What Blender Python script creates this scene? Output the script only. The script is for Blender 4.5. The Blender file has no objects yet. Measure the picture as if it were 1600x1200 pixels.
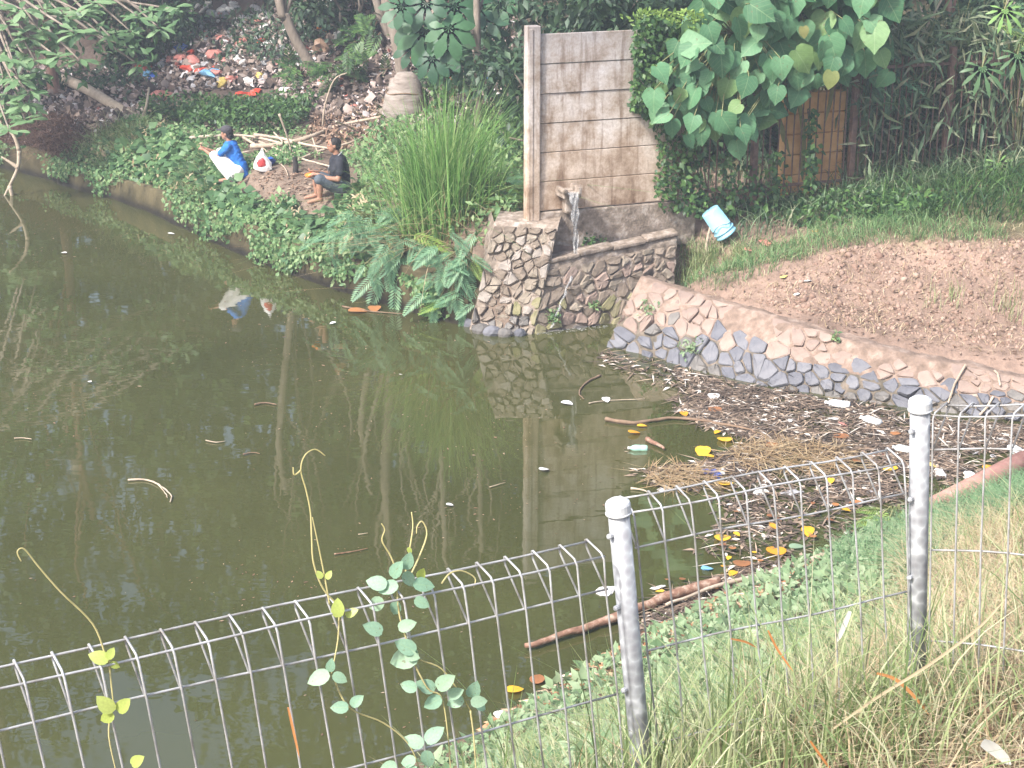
import bpy, bmesh, math, random
import numpy as np
from mathutils import Vector, Matrix

random.seed(7)
RNG = np.random.default_rng(7)
scene = bpy.context.scene
COL = scene.collection
PI = math.pi

# ------------------------------------------------------------------ camera, sky, sun, exposure
CAMZ = 6.7                                   # eye height above the pond
F = 2600.0                                   # focal length in photo pixels (1600 wide)
PITCH = math.atan(890 / 2600)
SP, CP = math.sin(PITCH), math.cos(PITCH)
cam_d = bpy.data.cameras.new('camera')
cam_d.sensor_width = 36
cam_d.lens = 36 * F / 1600
cam_d.clip_start = 0.1
cam_d.clip_end = 2000
cam = bpy.data.objects.new('camera', cam_d)
cam.location = (0, 0, CAMZ)
cam.rotation_euler = (PI / 2 - PITCH, 0, 0)
COL.objects.link(cam)
scene.camera = cam

SUN_EL, SUN_AZ = 46.0, 226.0                 # azimuth clockwise from +Y, where the sun stands
sun_to = Vector((math.sin(math.radians(SUN_AZ)) * math.cos(math.radians(SUN_EL)),
                 math.cos(math.radians(SUN_AZ)) * math.cos(math.radians(SUN_EL)),
                 math.sin(math.radians(SUN_EL))))
w = bpy.data.worlds.new('World')
scene.world = w
w.use_nodes = True
nt = w.node_tree
sky = nt.nodes.new('ShaderNodeTexSky')
sky.sky_type = 'NISHITA'
sky.sun_disc = False
sky.sun_elevation = math.radians(SUN_EL)
sky.sun_rotation = math.radians(SUN_AZ)
sky.dust_density = 4.0
sky.air_density = 1.0
nt.links.new(sky.outputs[0], nt.nodes['Background'].inputs[0])
nt.nodes['Background'].inputs[1].default_value = 0.15
sl = bpy.data.lights.new('sun', 'SUN')
sl.energy = 3.4
sl.angle = math.radians(6)
sl.color = (1.0, 0.975, 0.94)
so = bpy.data.objects.new('sun', sl)
so.rotation_euler = sun_to.to_track_quat('Z', 'Y').to_euler()
so.location = (-20, -10, 40)
COL.objects.link(so)
scene.view_settings.view_transform = 'Standard'
scene.view_settings.look = 'None'
scene.view_settings.gamma = 1
scene.view_settings.exposure = 1.15
scene.render.engine = 'CYCLES'
scene.cycles.max_bounces = 6
scene.cycles.transparent_max_bounces = 8
scene.cycles.volume_bounces = 0

# ------------------------------------------------------------------ photo geometry
def ray(px, py):
    u, v = (px - 800) / F, (py - 600) / F
    return Vector((u, CP - v * SP, -(SP + v * CP)))
EYE = Vector((0, 0, CAMZ))
def atz(px, py, z=0.0):
    r = ray(px, py)
    return EYE + r * ((z - CAMZ) / r.z)
def aty(px, py, Y):
    r = ray(px, py)
    return EYE + r * (Y / r.y)
def atd(px, py, d):
    return EYE + ray(px, py) * d
def project(P):
    P = np.asarray(P, float)
    x, y, z = P[:, 0], P[:, 1], P[:, 2] - CAMZ
    d = y * CP - z * SP
    return 800 + F * x / d, 600 + F * (-(y * SP + z * CP)) / d, d

def in_poly(x, y, poly):
    x = np.asarray(x); y = np.asarray(y)
    c = np.zeros(x.shape, bool)
    n = len(poly)
    for i in range(n):
        x1, y1 = poly[i][0], poly[i][1]
        x2, y2 = poly[(i + 1) % n][0], poly[(i + 1) % n][1]
        if y1 == y2: continue
        t = ((y1 > y) != (y2 > y)) & (x < (x2 - x1) * (y - y1) / (y2 - y1) + x1)
        c ^= t
    return c

def vnoise(x, y, seed=0):
    x = np.asarray(x, float); y = np.asarray(y, float)
    xi = np.floor(x).astype(np.int64); yi = np.floor(y).astype(np.int64)
    fx = x - xi; fy = y - yi
    fx = fx * fx * (3 - 2 * fx); fy = fy * fy * (3 - 2 * fy)
    def h(a, b):
        n = (a * 374761393 + b * 668265263 + seed * 982451653) & 0x7fffffff
        n = ((n ^ (n >> 13)) * 1274126177) & 0x7fffffff
        return ((n ^ (n >> 16)) & 0xffff) / 32768.0 - 1.0
    return ((h(xi, yi) * (1 - fx) + h(xi + 1, yi) * fx) * (1 - fy) +
            (h(xi, yi + 1) * (1 - fx) + h(xi + 1, yi + 1) * fx) * fy)
def fbm(x, y, seed=0, oct=3):
    s, a = 0, 1
    for i in range(oct):
        s = s + a * vnoise(x * 2 ** i, y * 2 ** i, seed + i); a *= .5
    return s

# ------------------------------------------------------------------ object helpers
def mesh(name, V, Fc, smooth=False):
    me = bpy.data.meshes.new(name)
    if isinstance(Fc, np.ndarray):
        V = np.asarray(V, np.float32)
        me.vertices.add(len(V)); me.vertices.foreach_set('co', V.ravel())
        m, k = Fc.shape
        me.loops.add(m * k); me.loops.foreach_set('vertex_index', Fc.astype(np.int32).ravel())
        me.polygons.add(m)
        me.polygons.foreach_set('loop_start', np.arange(0, m * k, k, dtype=np.int32))
        me.update(calc_edges=True)
        me.validate()
    else:
        me.from_pydata([tuple(v) for v in V], [], [tuple(int(i) for i in f) for f in Fc])
        me.update()
    if smooth:
        me.polygons.foreach_set('use_smooth', np.ones(len(me.polygons), bool))
    return me
def wloc(o):
    v = Vector((0, 0, 0))
    while o:
        v = v + o.location; o = o.parent
    return v
def link(name, me, mat=None, parent=None):
    o = bpy.data.objects.new(name, me)
    COL.objects.link(o)
    if mat and me is not None and not me.materials: me.materials.append(mat)
    if parent: o.parent = parent
    return o
def tag(o, label=None, cat=None, group=None, kind=None):
    if label: o['label'] = label
    if cat: o['category'] = cat
    if group: o['group'] = group
    if kind: o['kind'] = kind
    return o
def thing(name, label, cat, loc=(0, 0, 0), group=None):
    o = bpy.data.objects.new(name, None)
    o.empty_display_size = .1
    o.location = loc
    COL.objects.link(o)
    return tag(o, label, cat, group)
def part(name, VF, mat, parent=None, smooth=False):
    """world-space geometry linked as one mesh under its parent"""
    V, Fc = VF
    off = np.array(wloc(parent)) if parent else np.zeros(3)
    return link(name, mesh(name, np.asarray(V, float).reshape(-1, 3) - off, Fc, smooth), mat, parent)
def solo(name, VF, mat, label, cat, group=None, smooth=False, loc=None):
    """a thing of one mesh, origin at its base"""
    V, Fc = VF
    V = np.asarray(V, float).reshape(-1, 3)
    if loc is None:
        loc = (V[:, 0].mean(), V[:, 1].mean(), V[:, 2].min())
    o = link(name, mesh(name, V - np.array(loc), Fc, smooth), mat)
    o.location = loc
    return tag(o, label, cat, group)
def piece(name, me, M, parent=None, mat=None):
    """shared mesh placed with a world matrix"""
    o = link(name, me, mat, parent)
    off = wloc(parent) if parent else Vector((0, 0, 0))
    M = M.copy(); M.translation -= off
    o.matrix_basis = M
    return o

def join(parts):
    Vs, Fs, n = [], [], 0
    for V, Fc in parts:
        V = np.asarray(V, float).reshape(-1, 3)
        Vs.append(V)
        Fs += [[int(i) + n for i in f] for f in Fc]
        n += len(V)
    return np.vstack(Vs), Fs
def joinq(parts):
    Vs, Fs, n = [], [], 0
    for V, Fc in parts:
        Vs.append(V); Fs.append(Fc + n); n += len(V)
    return np.vstack(Vs), np.vstack(Fs)

def tube(pts, rad, n=8, cap=True):
    P = [Vector(p) for p in pts]
    if not hasattr(rad, '__len__'): rad = [rad] * len(P)
    V, Fc = [], []
    up = None
    for i, p in enumerate(P):
        t = (P[min(i + 1, len(P) - 1)] - P[max(i - 1, 0)]).normalized()
        if up is None:
            a = Vector((0, 0, 1)) if abs(t.z) < .9 else Vector((1, 0, 0))
            up = t.cross(a).normalized()
        else:
            up = (up - t * up.dot(t)).normalized()
        b = t.cross(up)
        for k in range(n):
            a = 2 * PI * k / n
            V.append(p + (up * math.cos(a) + b * math.sin(a)) * rad[i])
    for i in range(len(P) - 1):
        for k in range(n):
            Fc.append((i * n + k, i * n + (k + 1) % n, (i + 1) * n + (k + 1) % n, (i + 1) * n + k))
    if cap:
        Fc.append(tuple(range(n))[::-1])
        Fc.append(tuple((len(P) - 1) * n + k for k in range(n)))
    return np.array([tuple(v) for v in V]), Fc
def smooth_path(pts, m=4):
    P = [Vector(p) for p in pts]
    out = []
    for i in range(len(P) - 1):
        p0, p1, p2, p3 = P[max(i - 1, 0)], P[i], P[i + 1], P[min(i + 2, len(P) - 1)]
        for k in range(m):
            t = k / m
            out.append(.5 * ((2 * p1) + (p2 - p0) * t + (2 * p0 - 5 * p1 + 4 * p2 - p3) * t * t +
                             (3 * p1 - p0 - 3 * p2 + p3) * t ** 3))
    out.append(P[-1])
    return out
def box(c, ax, ay, az):
    c, ax, ay, az = Vector(c), Vector(ax), Vector(ay), Vector(az)
    V = []
    for sx, sy, sz in ((-1,-1,-1),(1,-1,-1),(1,1,-1),(-1,1,-1),(-1,-1,1),(1,-1,1),(1,1,1),(-1,1,1)):
        V.append(tuple(c + ax * sx + ay * sy + az * sz))
    return np.array(V), [(0,3,2,1),(4,5,6,7),(0,1,5,4),(1,2,6,5),(2,3,7,6),(3,0,4,7)]
def bevel_box(c, ax, ay, az, w=.01, seg=1):
    bm = bmesh.new()
    V, Fc = box((0, 0, 0), ax, ay, az)
    vs = [bm.verts.new(v) for v in V]
    for f in Fc: bm.faces.new([vs[i] for i in f])
    bmesh.ops.bevel(bm, geom=bm.edges[:], offset=w, segments=seg, affect='EDGES', profile=.6)
    bm.verts.index_update()
    V = np.array([tuple(v.co) for v in bm.verts]) + np.array(c)
    Fc = [tuple(v.index for v in f.verts) for f in bm.faces]
    bm.free()
    return V, Fc
def lathe(profile, n=16, c=(0, 0, 0), axis=(0, 0, 1)):
    """profile of (radius, height) points along the axis"""
    M = Vector(axis).normalized().to_track_quat('Z', 'Y').to_matrix()
    V, Fc = [], []
    for r, h in profile:
        for k in range(n):
            a = 2 * PI * k / n
            V.append(tuple(Vector(c) + M @ Vector((r * math.cos(a), r * math.sin(a), h))))
    for i in range(len(profile) - 1):
        for k in range(n):
            Fc.append((i * n + k, i * n + (k + 1) % n, (i + 1) * n + (k + 1) % n, (i + 1) * n + k))
    Fc.append(tuple(range(n))[::-1]); Fc.append(tuple((len(profile) - 1) * n + k for k in range(n)))
    return np.array(V), Fc
def ico(sub=2, seed=0, amp=.25, squash=(1, 1, 1), freq=2.2):
    bm = bmesh.new()
    bmesh.ops.create_icosphere(bm, subdivisions=sub, radius=1)
    r = random.Random(seed)
    ph = [(Vector((r.gauss(0, 1), r.gauss(0, 1), r.gauss(0, 1))).normalized() * r.uniform(freq * .6, freq * 2), r.uniform(0, 6)) for _ in range(8)]
    V = []
    for v in bm.verts:
        d = 1 + amp * sum(math.sin(k.dot(v.co) + p) for k, p in ph) / 2.8 + r.uniform(-.3, .3) * amp
        V.append((v.co.x * d * squash[0], v.co.y * d * squash[1], v.co.z * d * squash[2]))
    bm.verts.index_update()
    Fc = [tuple(v.index for v in f.verts) for f in bm.faces]
    bm.free()
    return np.array(V), Fc

# ------------------------------------------------------------------ leaves and blades
def unit(a):
    return a / np.maximum(np.linalg.norm(a, axis=-1, keepdims=True), 1e-9)
def rdir(n, up=0.0):
    a = RNG.normal(size=(n, 3)); a = unit(a)
    a[:, 2] += up
    return unit(a)
def scatter(T, pos, ydir, nrm, size):
    Tv, Tf = T
    pos = np.asarray(pos, float); n = len(pos); k = len(Tv)
    size = np.broadcast_to(np.asarray(size, float), (n,))
    y = unit(np.asarray(ydir, float)); x = unit(np.cross(y, nrm)); z = np.cross(x, y)
    V = pos[:, None, :] + size[:, None, None] * (Tv[None, :, 0:1] * x[:, None, :] + Tv[None, :, 1:2] * y[:, None, :] + Tv[None, :, 2:3] * z[:, None, :])
    Fc = (Tf[None] + (np.arange(n) * k)[:, None, None]).reshape(-1, Tf.shape[1])
    return V.reshape(-1, 3), Fc
def T_leaf(wd=.45, fold=.06, droop=.12):
    return (np.array([(0, 0, 0), (wd / 2, .45, fold), (0, 1, -droop), (-wd / 2, .45, fold), (0, .48, 0)]),
            np.array([(0, 1, 4), (1, 2, 4), (2, 3, 4), (3, 0, 4)]))
def T_quad(wd=.5):
    return (np.array([(0, 0, 0), (wd / 2, .45, .05), (0, 1, -.08), (-wd / 2, .45, .05)]), np.array([(0, 1, 2), (0, 2, 3)]))
def outline_leaf(pts, droop=.2, cup=.08):
    """pts: right half outline from base to tip, (x, y); returns tri mesh with a midrib fold"""
    ys = [p[1] for p in pts]
    L = []
    for x, y in pts: L.append((x, y))
    V = [(0, 0.0, 0)]
    idx = []
    y0, y1 = 0.0, pts[-1][1]
    rib = []
    n = len(pts)
    for i, (x, y) in enumerate(pts):
        yy = max(0.0, y)
        rib.append(len(V)); V.append((0, yy if i < n - 1 else y, -droop * yy * yy))
        if i < n - 1:
            V.append((x, y, cup * abs(x) - droop * yy * yy - .25 * cup * x * x)); V.append((-x, y, cup * abs(x) - droop * yy * yy - .25 * cup * x * x))
    Fc = []
    def R(i): return rib[i] + 1 if i < n - 1 else rib[i]
    def Lf(i): return rib[i] + 2 if i < n - 1 else rib[i]
    for i in range(n - 1):
        a, b = rib[i], rib[i + 1]
        if i + 1 < n - 1:
            Fc += [(a, R(i), R(i + 1)), (a, R(i + 1), b), (a, Lf(i + 1), Lf(i)), (a, b, Lf(i + 1))]
        else:
            Fc += [(a, R(i), b), (a, b, Lf(i))]
    return np.array(V), np.array(Fc)
HEART = outline_leaf([(.14, -.09), (.30, -.07), (.42, .08), (.47, .28), (.43, .48), (.31, .68), (.15, .84), (0, 1.0)], .18, .12)
OVATE = outline_leaf([(.12, .02), (.25, .15), (.31, .35), (.29, .55), (.18, .8), (0, 1.0)], .15, .15)
OBOV = outline_leaf([(.03, .0), (.07, .2), (.13, .45), (.17, .66), (.13, .85), (0, 1.0)], .25, .2)
def T_pinnate(pairs=8, L=.34, wd=.11, pinn=0):
    """feathery frond: leaflets in two rows along a bent midrib, each leaflet two triangles"""
    V, Fc = [], []
    def leaflet(b, d, l, wv):
        i = len(V)
        s = np.array((-d[1], d[0], 0)) * wv / 2
        V.extend([b, b + d * l * .5 + s, b + d * l, b + d * l * .5 - s])
        Fc.append((i, i + 1, i + 2)); Fc.append((i, i + 2, i + 3))
    def rz(y): return -.25 * y * y
    for k in range(pairs):
        y = .12 + .85 * k / (pairs - 1)
        l = L * math.sin(PI * (.25 + .68 * k / (pairs - 1))) + .05
        for s in (-1, 1):
            a = math.radians(58 - 26 * k / pairs)
            d = np.array((s * math.sin(a), math.cos(a), -.12)); b = np.array((0, y, rz(y)))
            if pinn == 0:
                leaflet(b, d, l, wd)
            else:
                for j in range(pinn):
                    t = (j + .6) / pinn
                    bb = b + d * l * t + np.array((0, 0, -.25 * l * t * t))
                    for s2 in (-1, 1):
                        a2 = math.atan2(d[1], d[0]) + s2 * 1.15
                        leaflet(bb, np.array((math.cos(a2), math.sin(a2), -.1)), l * .26 * (1.1 - .5 * t), l * .12)
    i = len(V)                                    # midrib
    for y in (0, .35, .7, 1):
        V.append(np.array((.007, y, rz(y) - .003))); V.append(np.array((-.007, y, rz(y) - .003)))
    for j in range(3):
        a = i + 2 * j
        Fc += [(a, a + 2, a + 3), (a, a + 3, a + 1)]
    return np.array(V), np.array(Fc)
def T_palmate(n=9, wd=.3, sp=125):
    V, Fc = [(0, 0, 0)], []
    for k in range(n):
        a = math.radians(-sp + 2 * sp * k / (n - 1))
        l = .55 + .45 * math.cos(a * .7)
        d = np.array((math.sin(a), math.cos(a))); s = np.array((d[1], -d[0])) * wd * .5 * l
        i = len(V)
        q = [d * l * .4 + s * .45, d * l * .62 + s, d * l * .85 + s * .7, d * l, d * l * .85 - s * .7, d * l * .62 - s, d * l * .4 - s * .45]
        for j, p in enumerate(q):
            r = np.hypot(*p); V.append((p[0], p[1], -.25 * r * r + (.03 if j in (1, 5) else 0)))
        Fc += [(0, i, i + 6), (i, i + 1, i + 5), (i, i + 5, i + 6), (i + 1, i + 2, i + 4), (i + 1, i + 4, i + 5), (i + 2, i + 3, i + 4)]
        if k < n - 1: Fc.append((0, i + 7 if False else i + 6, i + 7 + 0))
    V = np.array(V); Fc = np.array([f for f in Fc if max(f) < len(V)])
    return V, Fc
def blades(base, hgt, lean, amt, wd, seg=4, twist=None):
    """curved grass blades as quad strips; lean = horizontal unit vectors, amt = tip offset / height"""
    base = np.asarray(base, float); n = len(base)
    hgt = np.broadcast_to(hgt, (n,)); amt = np.broadcast_to(amt, (n,)); wd = np.broadcast_to(wd, (n,))
    lean = np.asarray(lean, float)
    side = np.stack([-lean[:, 1], lean[:, 0], np.zeros(n)], 1)
    th = RNG.uniform(0, 2 * PI, n)
    fx = np.stack([np.cos(th), np.sin(th), np.zeros(n)], 1)
    side = unit(side + .8 * fx)
    Vs = []
    for i in range(seg + 1):
        t = i / seg
        c = base + lean * (hgt * amt * t ** 2.2)[:, None]
        c[:, 2] += hgt * (t - .38 * np.minimum(amt, 1.6) * t ** 2.6)
        ww = wd * (1.0 - t) ** .7 * (0.55 + 1.1 * min(t * 3, 1) * .45) if i < seg else wd * .03
        Vs.append(c - side * (ww / 2)[:, None]); Vs.append(c + side * (ww / 2)[:, None])
    V = np.stack(Vs, 1)
    k = 2 * (seg + 1)
    T = np.array([(2 * i, 2 * i + 1, 2 * i + 3, 2 * i + 2) for i in range(seg)])
    Fc = (T[None] + (np.arange(n) * k)[:, None, None]).reshape(-1, 4)
    return V.reshape(-1, 3), Fc
def hdir(n):
    a = RNG.uniform(0, 2 * PI, n)
    return np.stack([np.cos(a), np.sin(a), np.zeros(n)], 1)

# ------------------------------------------------------------------ materials
MATS = {}
def ramp_node(nt, cols, interp='LINEAR'):
    r = nt.nodes.new('ShaderNodeValToRGB')
    r.color_ramp.interpolation = interp
    el = r.color_ramp.elements
    n = len(cols)
    while len(el) < n: el.new(.5)
    for i, c in enumerate(cols):
        if len(c) == 4: el[i].position = c[3]
        else: el[i].position = i / max(1, n - 1)
        el[i].color = (c[0], c[1], c[2], 1)
    return r
def base_mat(name):
    m = bpy.data.materials.new(name); m.use_nodes = True
    MATS[name] = m
    return m, m.node_tree, m.node_tree.nodes['Principled BSDF']
def m_leaf(name, cols, rough=.45, trans=.35, src='island', interp='LINEAR', spec=.4, veins=False):
    m, t, b = base_mat(name)
    if src == 'island':
        g = t.nodes.new('ShaderNodeNewGeometry'); out = g.outputs['Random Per Island']
    else:
        g = t.nodes.new('ShaderNodeObjectInfo'); out = g.outputs['Random']
    r = ramp_node(t, cols, interp)
    t.links.new(out, r.inputs[0])
    nz = t.nodes.new('ShaderNodeTexNoise'); nz.inputs['Scale'].default_value = 9
    tc = t.nodes.new('ShaderNodeTexCoord'); t.links.new(tc.outputs['Object'], nz.inputs['Vector'])
    hs = t.nodes.new('ShaderNodeHueSaturation')
    mr = t.nodes.new('ShaderNodeMapRange'); mr.inputs[3].default_value = .75; mr.inputs[4].default_value = 1.25
    t.links.new(nz.outputs[0], mr.inputs[0]); t.links.new(mr.outputs[0], hs.inputs['Value'])
    t.links.new(r.outputs[0], hs.inputs['Color'])
    col = hs.outputs[0]
    if veins:                                      # pale midrib and side veins, a few brown specks, in the leaf's own coordinates
        def mth(op, a, b_=None):
            n_ = t.nodes.new('ShaderNodeMath'); n_.operation = op
            for i_, v_ in enumerate((a, b_)):
                if v_ is None: continue
                if isinstance(v_, (int, float)): n_.inputs[i_].default_value = v_
                else: t.links.new(v_, n_.inputs[i_])
            return n_.outputs[0]
        sp_ = t.nodes.new('ShaderNodeSeparateXYZ'); t.links.new(tc.outputs['Object'], sp_.inputs[0])
        ax_ = mth('ABSOLUTE', sp_.outputs[0])
        rib_ = mth('LESS_THAN', ax_, .014)
        sv_ = mth('FRACT', mth('MULTIPLY', mth('SUBTRACT', sp_.outputs[1], mth('MULTIPLY', ax_, .8)), 5.5))
        side_ = mth('LESS_THAN', mth('ABSOLUTE', mth('SUBTRACT', sv_, .5)), .05)
        vm_ = mth('MULTIPLY', mth('MAXIMUM', rib_, mth('MULTIPLY', side_, .6)), .45)
        mv_ = t.nodes.new('ShaderNodeMix'); mv_.data_type = 'RGBA'; t.links.new(vm_, mv_.inputs[0]); t.links.new(col, mv_.inputs[6]); mv_.inputs[7].default_value = (.30, .42, .22, 1)
        nb_ = t.nodes.new('ShaderNodeTexNoise'); nb_.inputs['Scale'].default_value = 7; oi_ = t.nodes.new('ShaderNodeObjectInfo')
        nb_.noise_dimensions = '4D'; t.links.new(tc.outputs['Object'], nb_.inputs['Vector']); t.links.new(mth('MULTIPLY', oi_.outputs['Random'], 50), nb_.inputs['W'])
        bm_ = mth('MULTIPLY', mth('GREATER_THAN', nb_.outputs[0], .68), .7)
        mb_ = t.nodes.new('ShaderNodeMix'); mb_.data_type = 'RGBA'; t.links.new(bm_, mb_.inputs[0]); t.links.new(mv_.outputs[2], mb_.inputs[6]); mb_.inputs[7].default_value = (.16, .13, .06, 1)
        col = mb_.outputs[2]
    t.links.new(col, b.inputs['Base Color'])
    b.inputs['Roughness'].default_value = rough
    b.inputs['Specular IOR Level'].default_value = spec
    if trans > 0:
        tr = t.nodes.new('ShaderNodeBsdfTranslucent')
        mx = t.nodes.new('ShaderNodeMixShader'); mx.inputs[0].default_value = trans
        t.links.new(col, tr.inputs[0])
        t.links.new(b.outputs[0], mx.inputs[1]); t.links.new(tr.outputs[0], mx.inputs[2])
        t.links.new(mx.outputs[0], t.nodes['Material Output'].inputs[0])
    return m
def m_noise(name, cols, scale=4, rough=.85, bump=.3, bscale=None, stretch=(1, 1, 1), metal=0, detail=6, objrand=0.0, bdist=.02, coord='Object', spec=.3):
    m, t, b = base_mat(name)
    tc = t.nodes.new('ShaderNodeTexCoord'); mp = t.nodes.new('ShaderNodeMapping')
    mp.inputs['Scale'].default_value = stretch
    t.links.new(tc.outputs[coord], mp.inputs[0])
    nz = t.nodes.new('ShaderNodeTexNoise'); nz.inputs['Scale'].default_value = scale; nz.inputs['Detail'].default_value = detail
    nz.inputs['Roughness'].default_value = .62
    t.links.new(mp.outputs[0], nz.inputs['Vector'])
    lo, hi = .3, .7
    mr = t.nodes.new('ShaderNodeMapRange'); mr.inputs[1].default_value = lo; mr.inputs[2].default_value = hi
    t.links.new(nz.outputs[0], mr.inputs[0])
    r = ramp_node(t, cols); out = mr.outputs[0]
    if objrand:
        oi = t.nodes.new('ShaderNodeObjectInfo'); ad = t.nodes.new('ShaderNodeMath'); ad.operation = 'MULTIPLY_ADD'
        t.links.new(oi.outputs['Random'], ad.inputs[0]); ad.inputs[1].default_value = objrand
        su = t.nodes.new('ShaderNodeMath'); su.operation = 'MULTIPLY'; su.inputs[1].default_value = 1 - objrand
        t.links.new(out, su.inputs[0]); t.links.new(su.outputs[0], ad.inputs[2]); out = ad.outputs[0]
    t.links.new(out, r.inputs[0]); t.links.new(r.outputs[0], b.inputs['Base Color'])
    b.inputs['Roughness'].default_value = rough; b.inputs['Metallic'].default_value = metal
    b.inputs['Specular IOR Level'].default_value = spec
    if bump:
        n2 = t.nodes.new('ShaderNodeTexNoise'); n2.inputs['Scale'].default_value = bscale or scale * 4; n2.inputs['Detail'].default_value = 5
        t.links.new(mp.outputs[0], n2.inputs['Vector'])
        bp = t.nodes.new('ShaderNodeBump'); bp.inputs['Strength'].default_value = bump; bp.inputs['Distance'].default_value = bdist
        t.links.new(n2.outputs[0], bp.inputs['Height']); t.links.new(bp.outputs[0], b.inputs['Normal'])
    return m
def m_plain(name, c, rough=.5, metal=0, spec=.5):
    return m_noise(name, [tuple(x * .82 for x in c), tuple(min(1, x * 1.12) for x in c)], 6, rough, .12, 30, metal=metal, spec=spec)

# water: murky green-brown body under a smooth, faintly rippled surface
def water_mat():
    m, t, b = base_mat('pond_water')
    tc = t.nodes.new('ShaderNodeTexCoord')
    nz = t.nodes.new('ShaderNodeTexNoise'); nz.inputs['Scale'].default_value = .35; nz.inputs['Detail'].default_value = 4
    t.links.new(tc.outputs['Object'], nz.inputs['Vector'])
    r = ramp_node(t, [(.046, .049, .016, .3), (.064, .066, .023, .7)])
    t.links.new(nz.outputs[0], r.inputs[0]); t.links.new(r.outputs[0], b.inputs['Base Color'])
    n3 = t.nodes.new('ShaderNodeTexNoise'); n3.inputs['Scale'].default_value = .8; n3.inputs['Detail'].default_value = 6; t.links.new(tc.outputs['Object'], n3.inputs['Vector'])
    m3 = t.nodes.new('ShaderNodeMapRange'); m3.inputs[1].default_value = .5; m3.inputs[2].default_value = .75; m3.inputs[3].default_value = .015; m3.inputs[4].default_value = .05
    t.links.new(n3.outputs[0], m3.inputs[0]); t.links.new(m3.outputs[0], b.inputs['Roughness'])
    b.inputs['IOR'].default_value = 1.6
    b.inputs['Specular IOR Level'].default_value = .62
    n1 = t.nodes.new('ShaderNodeTexNoise'); n1.inputs['Scale'].default_value = 2.2; n1.inputs['Detail'].default_value = 2
    mp = t.nodes.new('ShaderNodeMapping'); mp.inputs['Scale'].default_value = (1, 1.8, 1)
    t.links.new(tc.outputs['Object'], mp.inputs[0]); t.links.new(mp.outputs[0], n1.inputs['Vector'])
    bp = t.nodes.new('ShaderNodeBump'); bp.inputs['Strength'].default_value = .035; bp.inputs['Distance'].default_value = .03
    t.links.new(n1.outputs[0], bp.inputs['Height']); t.links.new(bp.outputs[0], b.inputs['Normal'])
    return m
M_water = water_mat()

# ================================================================== THE SETTING
def xy(p): return (p[0], p[1])
far_line = [(-60, 74), (-22, 43), (-10.3, 32.9), (-8.6, 31.2)] + [xy(atz(*p)) for p in ((200, 322), (300, 366), (400, 412), (500, 447), (600, 478), (680, 500), (728, 511))]
wing_line = [far_line[-1], xy(atz(742, 519)), xy(atz(790, 524)), xy(atz(835, 520)), (1.45, 22.32), (2.25, 22.75)]
rev_px = [(945, 541), (1010, 558), (1100, 584), (1200, 606), (1330, 624), (1425, 640), (1600, 662)]
rev_line = [(2.35, 22.55), (1.62, 21.95)] + [xy(atz(*p)) for p in rev_px] + [(8.7, 17.35)]
south_px = [(1600, 742), (1520, 770), (1440, 800), (1300, 852), (1200, 898), (1100, 942), (950, 1020), (850, 1078), (750, 1130), (600, 1205)]
south_line = [(8.7, 17.15)] + [xy(atz(*p)) for p in south_px] + [(-3.2, 8.9), (-9, 4), (-22, -5), (-60, -30)]
pond_poly = far_line + wing_line[1:] + rev_line + south_line

def pdist(X, Y, line):
    d = np.full(X.shape, 1e9)
    for (x1, y1), (x2, y2) in zip(line[:-1], line[1:]):
        dx, dy = x2 - x1, y2 - y1
        L = dx * dx + dy * dy
        if L < 1e-12: continue
        t = np.clip(((X - x1) * dx + (Y - y1) * dy) / L, 0, 1)
        d = np.minimum(d, np.hypot(X - x1 - t * dx, Y - y1 - t * dy))
    return d
def height(X, Y):
    X = np.asarray(X, float); Y = np.asarray(Y, float)
    df, dw, dr, ds = (pdist(X, Y, l) for l in (far_line, wing_line, rev_line, south_line))
    hf = np.interp(df, [0, .24, .33, .95, 1.3, 4.3, 6.2, 10, 30, 90], [-.4, -.4, .36, .98, 1.06, 1.2, 2.1, 3.9, 11, 16])
    hf = hf + .10 * fbm(X * .9, Y * .9, 3) * np.clip(df, 0, 1.2) + .16 * fbm(X * .45, Y * .45, 5) * np.clip(df - 3, 0, 3) / 2
    hw = np.interp(dw, [0, .3, .42, .8, 2, 8, 30, 90], [-.5, .55, .93, 1.42, 1.5, 1.6, 4, 8])
    hr = np.interp(dr, [0, .12, .70, .98, 1.25, 2.3, 3.0, 3.6, 12, 30, 90], [-.25, -.15, .40, .66, .72, 1.12, 1.42, 1.5, 1.7, 3.5, 6])
    hr = hr - np.interp(X, [3.8, 5.6], [0, .24]) * np.interp(dr, [0, .4, 1.6, 2.6], [0, 1, 1, 0])
    hr = hr + .07 * fbm(X * 1.6, Y * 1.6, 9, 4) * np.clip(dr - .9, 0, 1)
    hs = np.interp(ds, [0, 1.2, 6.3, 8.7, 13, 40, 100], [-.03, .55, 4.22, 5.12, 5.45, 6.0, 6.0])
    hs = hs + .06 * fbm(X * 1.3, Y * 1.3, 12) * np.clip(ds, 0, 1)
    ds = np.where(Y > 17.4, ds * np.interp(Y, [17.4, 19], [1, 4]), ds)
    W = H = 0
    for d, h in ((df, hf), (dw, hw), (dr, hr), (ds, hs)):
        k = 1 / (d + .03) ** 4
        W = W + k; H = H + k * h
    H = H / W
    ins = in_poly(X, Y, pond_poly)
    dm = np.minimum(np.minimum(df, dw), np.minimum(dr, ds))
    return np.where(ins, -.06 - .7 * np.clip(dm, 0, 1), H), df, dr, ds

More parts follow.
